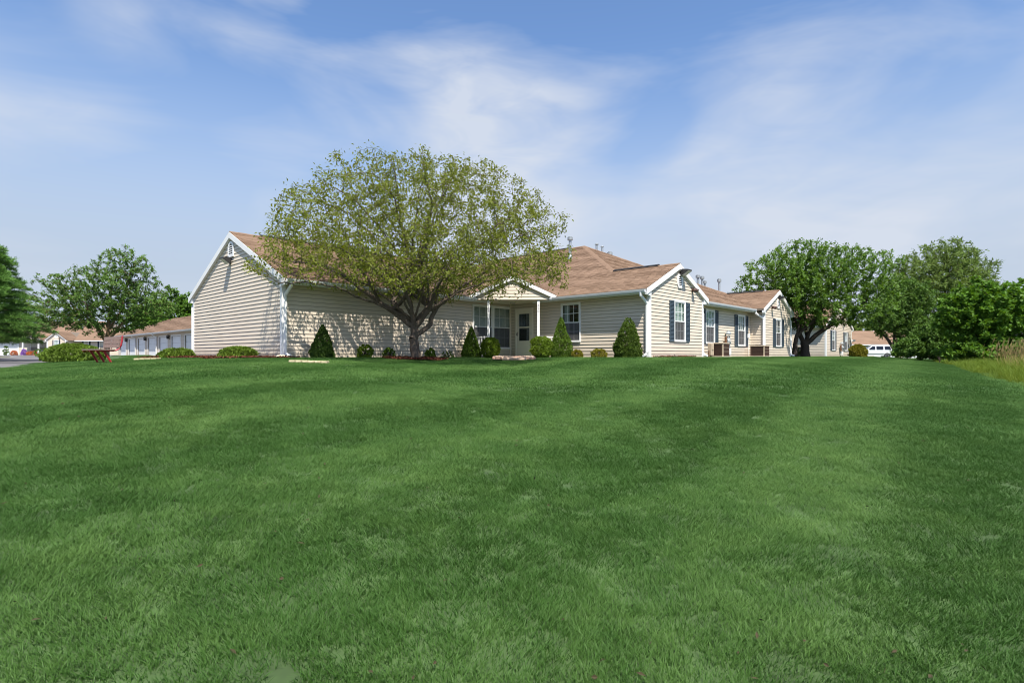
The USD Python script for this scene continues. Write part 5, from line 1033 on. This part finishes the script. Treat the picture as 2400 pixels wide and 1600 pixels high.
for k, (px, D) in enumerate([(2357, 27.5), (2378, 27.0), (2202, 36)]):
    x = (px - 1200) / FOC * D
    shrub('milkweed', ['upright leafy weed stalk, the left one of a pair by the right edge', 'upright leafy weed stalk closest to the right edge', 'upright pale leafy weed before the dark thicket'][k], x, D, 1.05, .42, 'bullet', 'leaf_bright', 150, (.2, .07), 70 + k, 'plant')

# lawn of separate blades
rg = np.random.default_rng(12)
near = [(f'blades_{"abcd"[k]}', blade_patch(rg, 1700, .46, .046, .0044, .7, 3, True, 1.5), 'grass') for k in range(4)]
farp = [(f'turf_{"abc"[k]}', blade_patch(rg, 1100, .86, .05, .010, .7, 2, True, 1.5), 'grass') for k in range(3)]
solid = unary_union([Polygon([tuple(world(*p)) for p in q]) for q in ([(-10.24, 6.84), (0, 6.84), (0, 14.9), (-10.24, 14.9)], [(0, 0), (4.36, 0), (4.36, .7), (11.52, .7), (11.52, 0), (15.6, 0), (15.6, 24), (0, 24)], [(15.6, 2), (23.4, 2), (23.4, 9.6), (15.6, 9.6)], [(30.86, 2), (39, 2), (39, 16), (30.86, 16)])])
bare = unary_union([solid, wst([(-10.24, 15.6), (-10.24, 6.6), (-10.0, 6.1), (-10.7, 6.0), (-11.5, 6.6), (-11.9, 8), (-11.5, 9.5), (-11.8, 11.5), (-11.5, 13.5), (-11.9, 15.5)]), Point(-3.2, 18.5).buffer(.85), ASPH, sbox(-.72, 20.05, .84, 22.4), WEED.buffer(-.25), Polygon([(-1.2, 22.5), (1.3, 22.5), (.0, 24.9)])])
def lay(path, protos, d, lo, hi, label):
    xs, ys = np.meshgrid(np.arange(-40, 40, d), np.arange(1.4, 52, d)); p = np.column_stack([xs.ravel(), ys.ravel()]) + rg.uniform(-.3 * d, .3 * d, (xs.size, 2))
    dist = p[:, 1]; ok = (dist > lo) & (dist < hi) & (np.abs(p[:, 0]) < .95 * p[:, 1] + .7); p = p[ok]
    p = p[~shapely.contains_xy(bare, p[:, 0], p[:, 1])]
    # behind the houses nothing is seen
    s, t = st(p[:, 0], p[:, 1]); vis = ~((t > 3) & (s > 16)) & ~((s < -11) & (t > 18)) & ~((p[:, 1] > 26) & (s < 4) & (s > -10))
    p = p[vis]; s, t = s[vis], t[vis]
    z = ground(p[:, 0], p[:, 1]); e = .3
    nx, ny = -(ground(p[:, 0] + e, p[:, 1]) - ground(p[:, 0] - e, p[:, 1])) / (2 * e), -(ground(p[:, 0], p[:, 1] + e) - ground(p[:, 0], p[:, 1] - e)) / (2 * e)
    n = unit(np.stack([nx, ny, np.ones(len(p))], 1))
    band = np.sin((-.807 * p[:, 0] + .59 * p[:, 1]) * 2.05 - .45); yaw = np.where(band > 0, math.radians(53.8), math.radians(233.8)) + rg.normal(0, 1.0, len(p))
    # quaternion: tilt to the slope after the turn about z
    ax = np.stack([-n[:, 1], n[:, 0], 0 * n[:, 0]], 1); w = 1 + n[:, 2]; q1 = np.column_stack([w, ax]); q1 /= np.linalg.norm(q1, axis=1, keepdims=True)
    c, sn = np.cos(yaw / 2), np.sin(yaw / 2)
    q = np.column_stack([q1[:, 0] * c - q1[:, 3] * sn, q1[:, 1] * c + q1[:, 2] * sn, q1[:, 2] * c - q1[:, 1] * sn, q1[:, 0] * sn + q1[:, 3] * c])
    k = meshkit.fbm(np.stack([p[:, 0] * .8, p[:, 1] * .8, 0 * s], -1), 3, 9)
    sc = np.column_stack([np.ones(len(p)), np.ones(len(p)), .88 + .26 * k])
    return tag(instancer(path, protos, np.column_stack([p, z - .004]), rg.integers(0, len(protos), len(p)), q, sc), label, 'grass', kind='stuff')
lay('/World/lawn', near, .33, 1.4, 10.5, 'mown green lawn of fine blades filling the foreground')
lay('/World/lawn_beyond', farp, .58, 10.2, 50, 'mown green lawn rising to the houses, beyond the foreground')

rq = np.random.default_rng(31)
y_ = 2.2 + 15 * rq.random(260) ** 1.4; lit = np.column_stack([rq.uniform(-.92, .92, 260) * y_, y_]); lit = lit[~shapely.contains_xy(bare, lit[:, 0], lit[:, 1])]
c_ = np.column_stack([lit, ground(lit[:, 0], lit[:, 1]) + rq.uniform(.03, .052, len(lit))]); a_ = unit(rq.normal(0, 1, c_.shape) * (1, 1, .3))
tag(obj('fallen_leaves', leaf_mesh(c_, a_, rq.uniform(.018, .05, len(c_)), rq.uniform(.008, .02, len(c_)), rq, .5), 'dry_leaf'), 'scattered small brown fallen leaves lying in the lawn grass', 'leaves', kind='stuff')

# ------------------------------------------------------------------ bench
bz = float(ground(-12.2, 17.0))
B = thing('park_bench', 'weathered plank bench on red slanted metal legs at the left lawn edge', 'bench', (-11.62, 16.45, bz), 0)
ax = np.array([-.809, .588]); fc = np.array([-ax[1], ax[0]])   # along the bench, and the way a sitter faces
def bp(l, f, z): return np.array([*(ax * l + fc * f), z])
def bslab(path, th, l0=0.0, l1=1.25):
    """A plank from l0 to l1 whose cross-section runs between two (f, z) points."""
    (f0, z0), (f1, z1) = path; nrm = np.array([-(z1 - z0), f1 - f0]); nrm = nrm / np.hypot(*nrm) * th
    v = [bp(l, f, z) for l in (l0, l1) for f, z in ((f0, z0), (f1, z1), (f1 + nrm[0], z1 + nrm[1]), (f0 + nrm[0], z0 + nrm[1]))]
    return trimesh.convex.convex_hull(np.array(v))
for i in range(4): obj('seat_plank', bslab(((.04 + i * .118, .37), (.147 + i * .118, .372)), .035), 'bench_wood', B)
for i in range(3): obj('back_plank', bslab(((-.045 - i * .012, .45 + i * .115), (-.055 - i * .012, .553 + i * .115)), .035), 'bench_wood', B)
for l in (.1, .62, 1.15):
    obj('leg', [tube([bp(l, .5, .345), bp(l, .2, .345), bp(l, .05, .35), bp(l, -.05, .40), bp(l, -.085, .50), bp(l, -.12, .78)], .018, 6), tube([bp(l, .30, .35), bp(l, .2, .17), bp(l, .1, -.03)], [.036, .032, .028], 6)], 'bench_red', B, smooth=40)
    for i in range(4): obj('bolt', tube([bp(l, .095 + i * .118, .40), bp(l, .095 + i * .118, .412)], .012, 6), 'galvanised', B)
obj('armrest', tube([bp(-.02, -.13, .80), bp(-.03, -.11, .62), bp(-.03, -.085, .5), bp(-.03, -.04, .41), bp(-.03, .06, .355)], .024, 6), 'bench_red', B, smooth=40)

# ------------------------------------------------------------------ the white car
def car():
    D = 74.0; x = (2048 - 1200) / FOC * D; z0 = float(ground(x, D)) - .02
    A = thing('parked_car', 'white sport utility car parked before the far garage block', 'car', (x, D, z0), math.radians(158))
    # x forward, y left; body lofted from side-profile sections
    prof = [(-2.2, .42), (-2.25, .75), (-2.2, 1.02), (-2.05, 1.08), (-1.86, 1.66), (-1.6, 1.74), (-.2, 1.76), (.35, 1.70), (1.02, 1.10), (1.95, 1.00), (2.18, .86), (2.24, .55), (2.2, .40), (1.72, .36), (1.66, .62), (1.42, .76), (1.18, .62), (1.12, .34), (-1.0, .34), (-1.06, .62), (-1.32, .76), (-1.58, .62), (-1.64, .36)]
    pg = Polygon(prof); m = trimesh.creation.extrude_polygon(pg, 1.0, engine='earcut'); m = m.subdivide().subdivide()
    v = m.vertices.copy(); zz = v[:, 1]; half = .90 - .20 * np.clip((zz - 1.02) / .72, 0, 1) ** 1.1 - .05 * np.clip((.6 - zz) / .3, 0, 1); half *= 1 - .10 * np.clip((np.abs(v[:, 0]) - 1.7) / .55, 0, 1) ** 2
    m.vertices = np.column_stack([v[:, 0], (v[:, 2] * 2 - 1) * half, v[:, 1]])
    if m.volume < 0: m.invert()
    obj('body', m, 'car_white', A, smooth=35)
    def sideglass(pts, sg):
        hw = lambda z: .90 - .20 * np.clip((z - 1.02) / .72, 0, 1) ** 1.1
        vv = np.array([(px, sg * (hw(z) + o), z) for o in (.004, .012) for px, z in pts]); return trimesh.convex.convex_hull(vv)
    for sg in (-1, 1):
        for pts in ([(.86, 1.12), (.30, 1.60), (-.02, 1.62), (-.02, 1.12)], [(-.12, 1.12), (-.12, 1.63), (-.92, 1.62), (-.92, 1.12)], [(-1.04, 1.12), (-1.04, 1.61), (-1.66, 1.58), (-1.78, 1.12)]): obj('side_window', sideglass(pts, sg), 'car_glass', A)
        obj('mirror', rbox(.72, .9, sg * .93, sg * 1.1, 1.08, 1.22, .03), 'car_white', A)
        obj('tail_light', rbox(-2.24, -2.0, sg * .74, sg * .915, .88, 1.1, .02), 'tail_red', A); obj('headlight', rbox(2.0, 2.2, sg * .6, sg * .86, .72, .9, .03), 'lamp_glass', A)
        obj('side_moulding', bx(-1.0, 1.1, sg * .895, sg * .912, .60, .67), 'car_trim', A); obj('roof_rail', tube([(-1.6, sg * .62, 1.74), (-1.5, sg * .62, 1.81), (.1, sg * .62, 1.82), (.25, sg * .62, 1.74)], .018, 6), 'car_trim', A)
        for xx in (-.55, .45): obj('door_handle', rbox(xx - .1, xx + .1, sg * .885, sg * .925, .98, 1.02, .008), 'car_white', A)
        for xx in (-1.32, 1.42):
            w = obj('wheel', trimesh.creation.cylinder(.36, .22, sections=24, transform=trimesh.transformations.rotation_matrix(math.pi / 2, (1, 0, 0))).apply_translation((xx, sg * .78, .36)), 'rubber', A, smooth=40)
            obj('rim', trimesh.creation.cylinder(.22, .03, sections=18, transform=trimesh.transformations.rotation_matrix(math.pi / 2, (1, 0, 0))).apply_translation((xx, sg * .89, .36)), 'alloy', w)
            for k in range(5): obj('spoke', trimesh.creation.box((.05, .02, .38), transform=trimesh.transformations.rotation_matrix(k * math.pi / 5, (0, 1, 0))).apply_translation((xx, sg * .912, .36)), 'car_trim', w)
    obj('rear_window', trimesh.convex.convex_hull(np.array([(-2.06, y, 1.12) for y in (-.72, .72)] + [(-1.905, y, 1.58) for y in (-.6, .6)] + [(-2.09, y, 1.12) for y in (-.72, .72)] + [(-1.93, y, 1.58) for y in (-.6, .6)])), 'car_glass', A)
    obj('windscreen', trimesh.convex.convex_hull(np.array([(.99, y, 1.15) for y in (-.74, .74)] + [(.42, y, 1.66) for y in (-.6, .6)] + [(1.01, y, 1.15) for y in (-.74, .74)] + [(.44, y, 1.67) for y in (-.6, .6)])), 'car_glass', A)
    obj('bumper', [rbox(-2.34, -2.15, -.82, .82, .42, .68, .04), rbox(2.12, 2.3, -.8, .8, .42, .66, .04)], 'car_white', A); obj('number_plate', bx(-2.275, -2.262, -.22, .22, .82, .94), 'vinyl_white', A)
car()
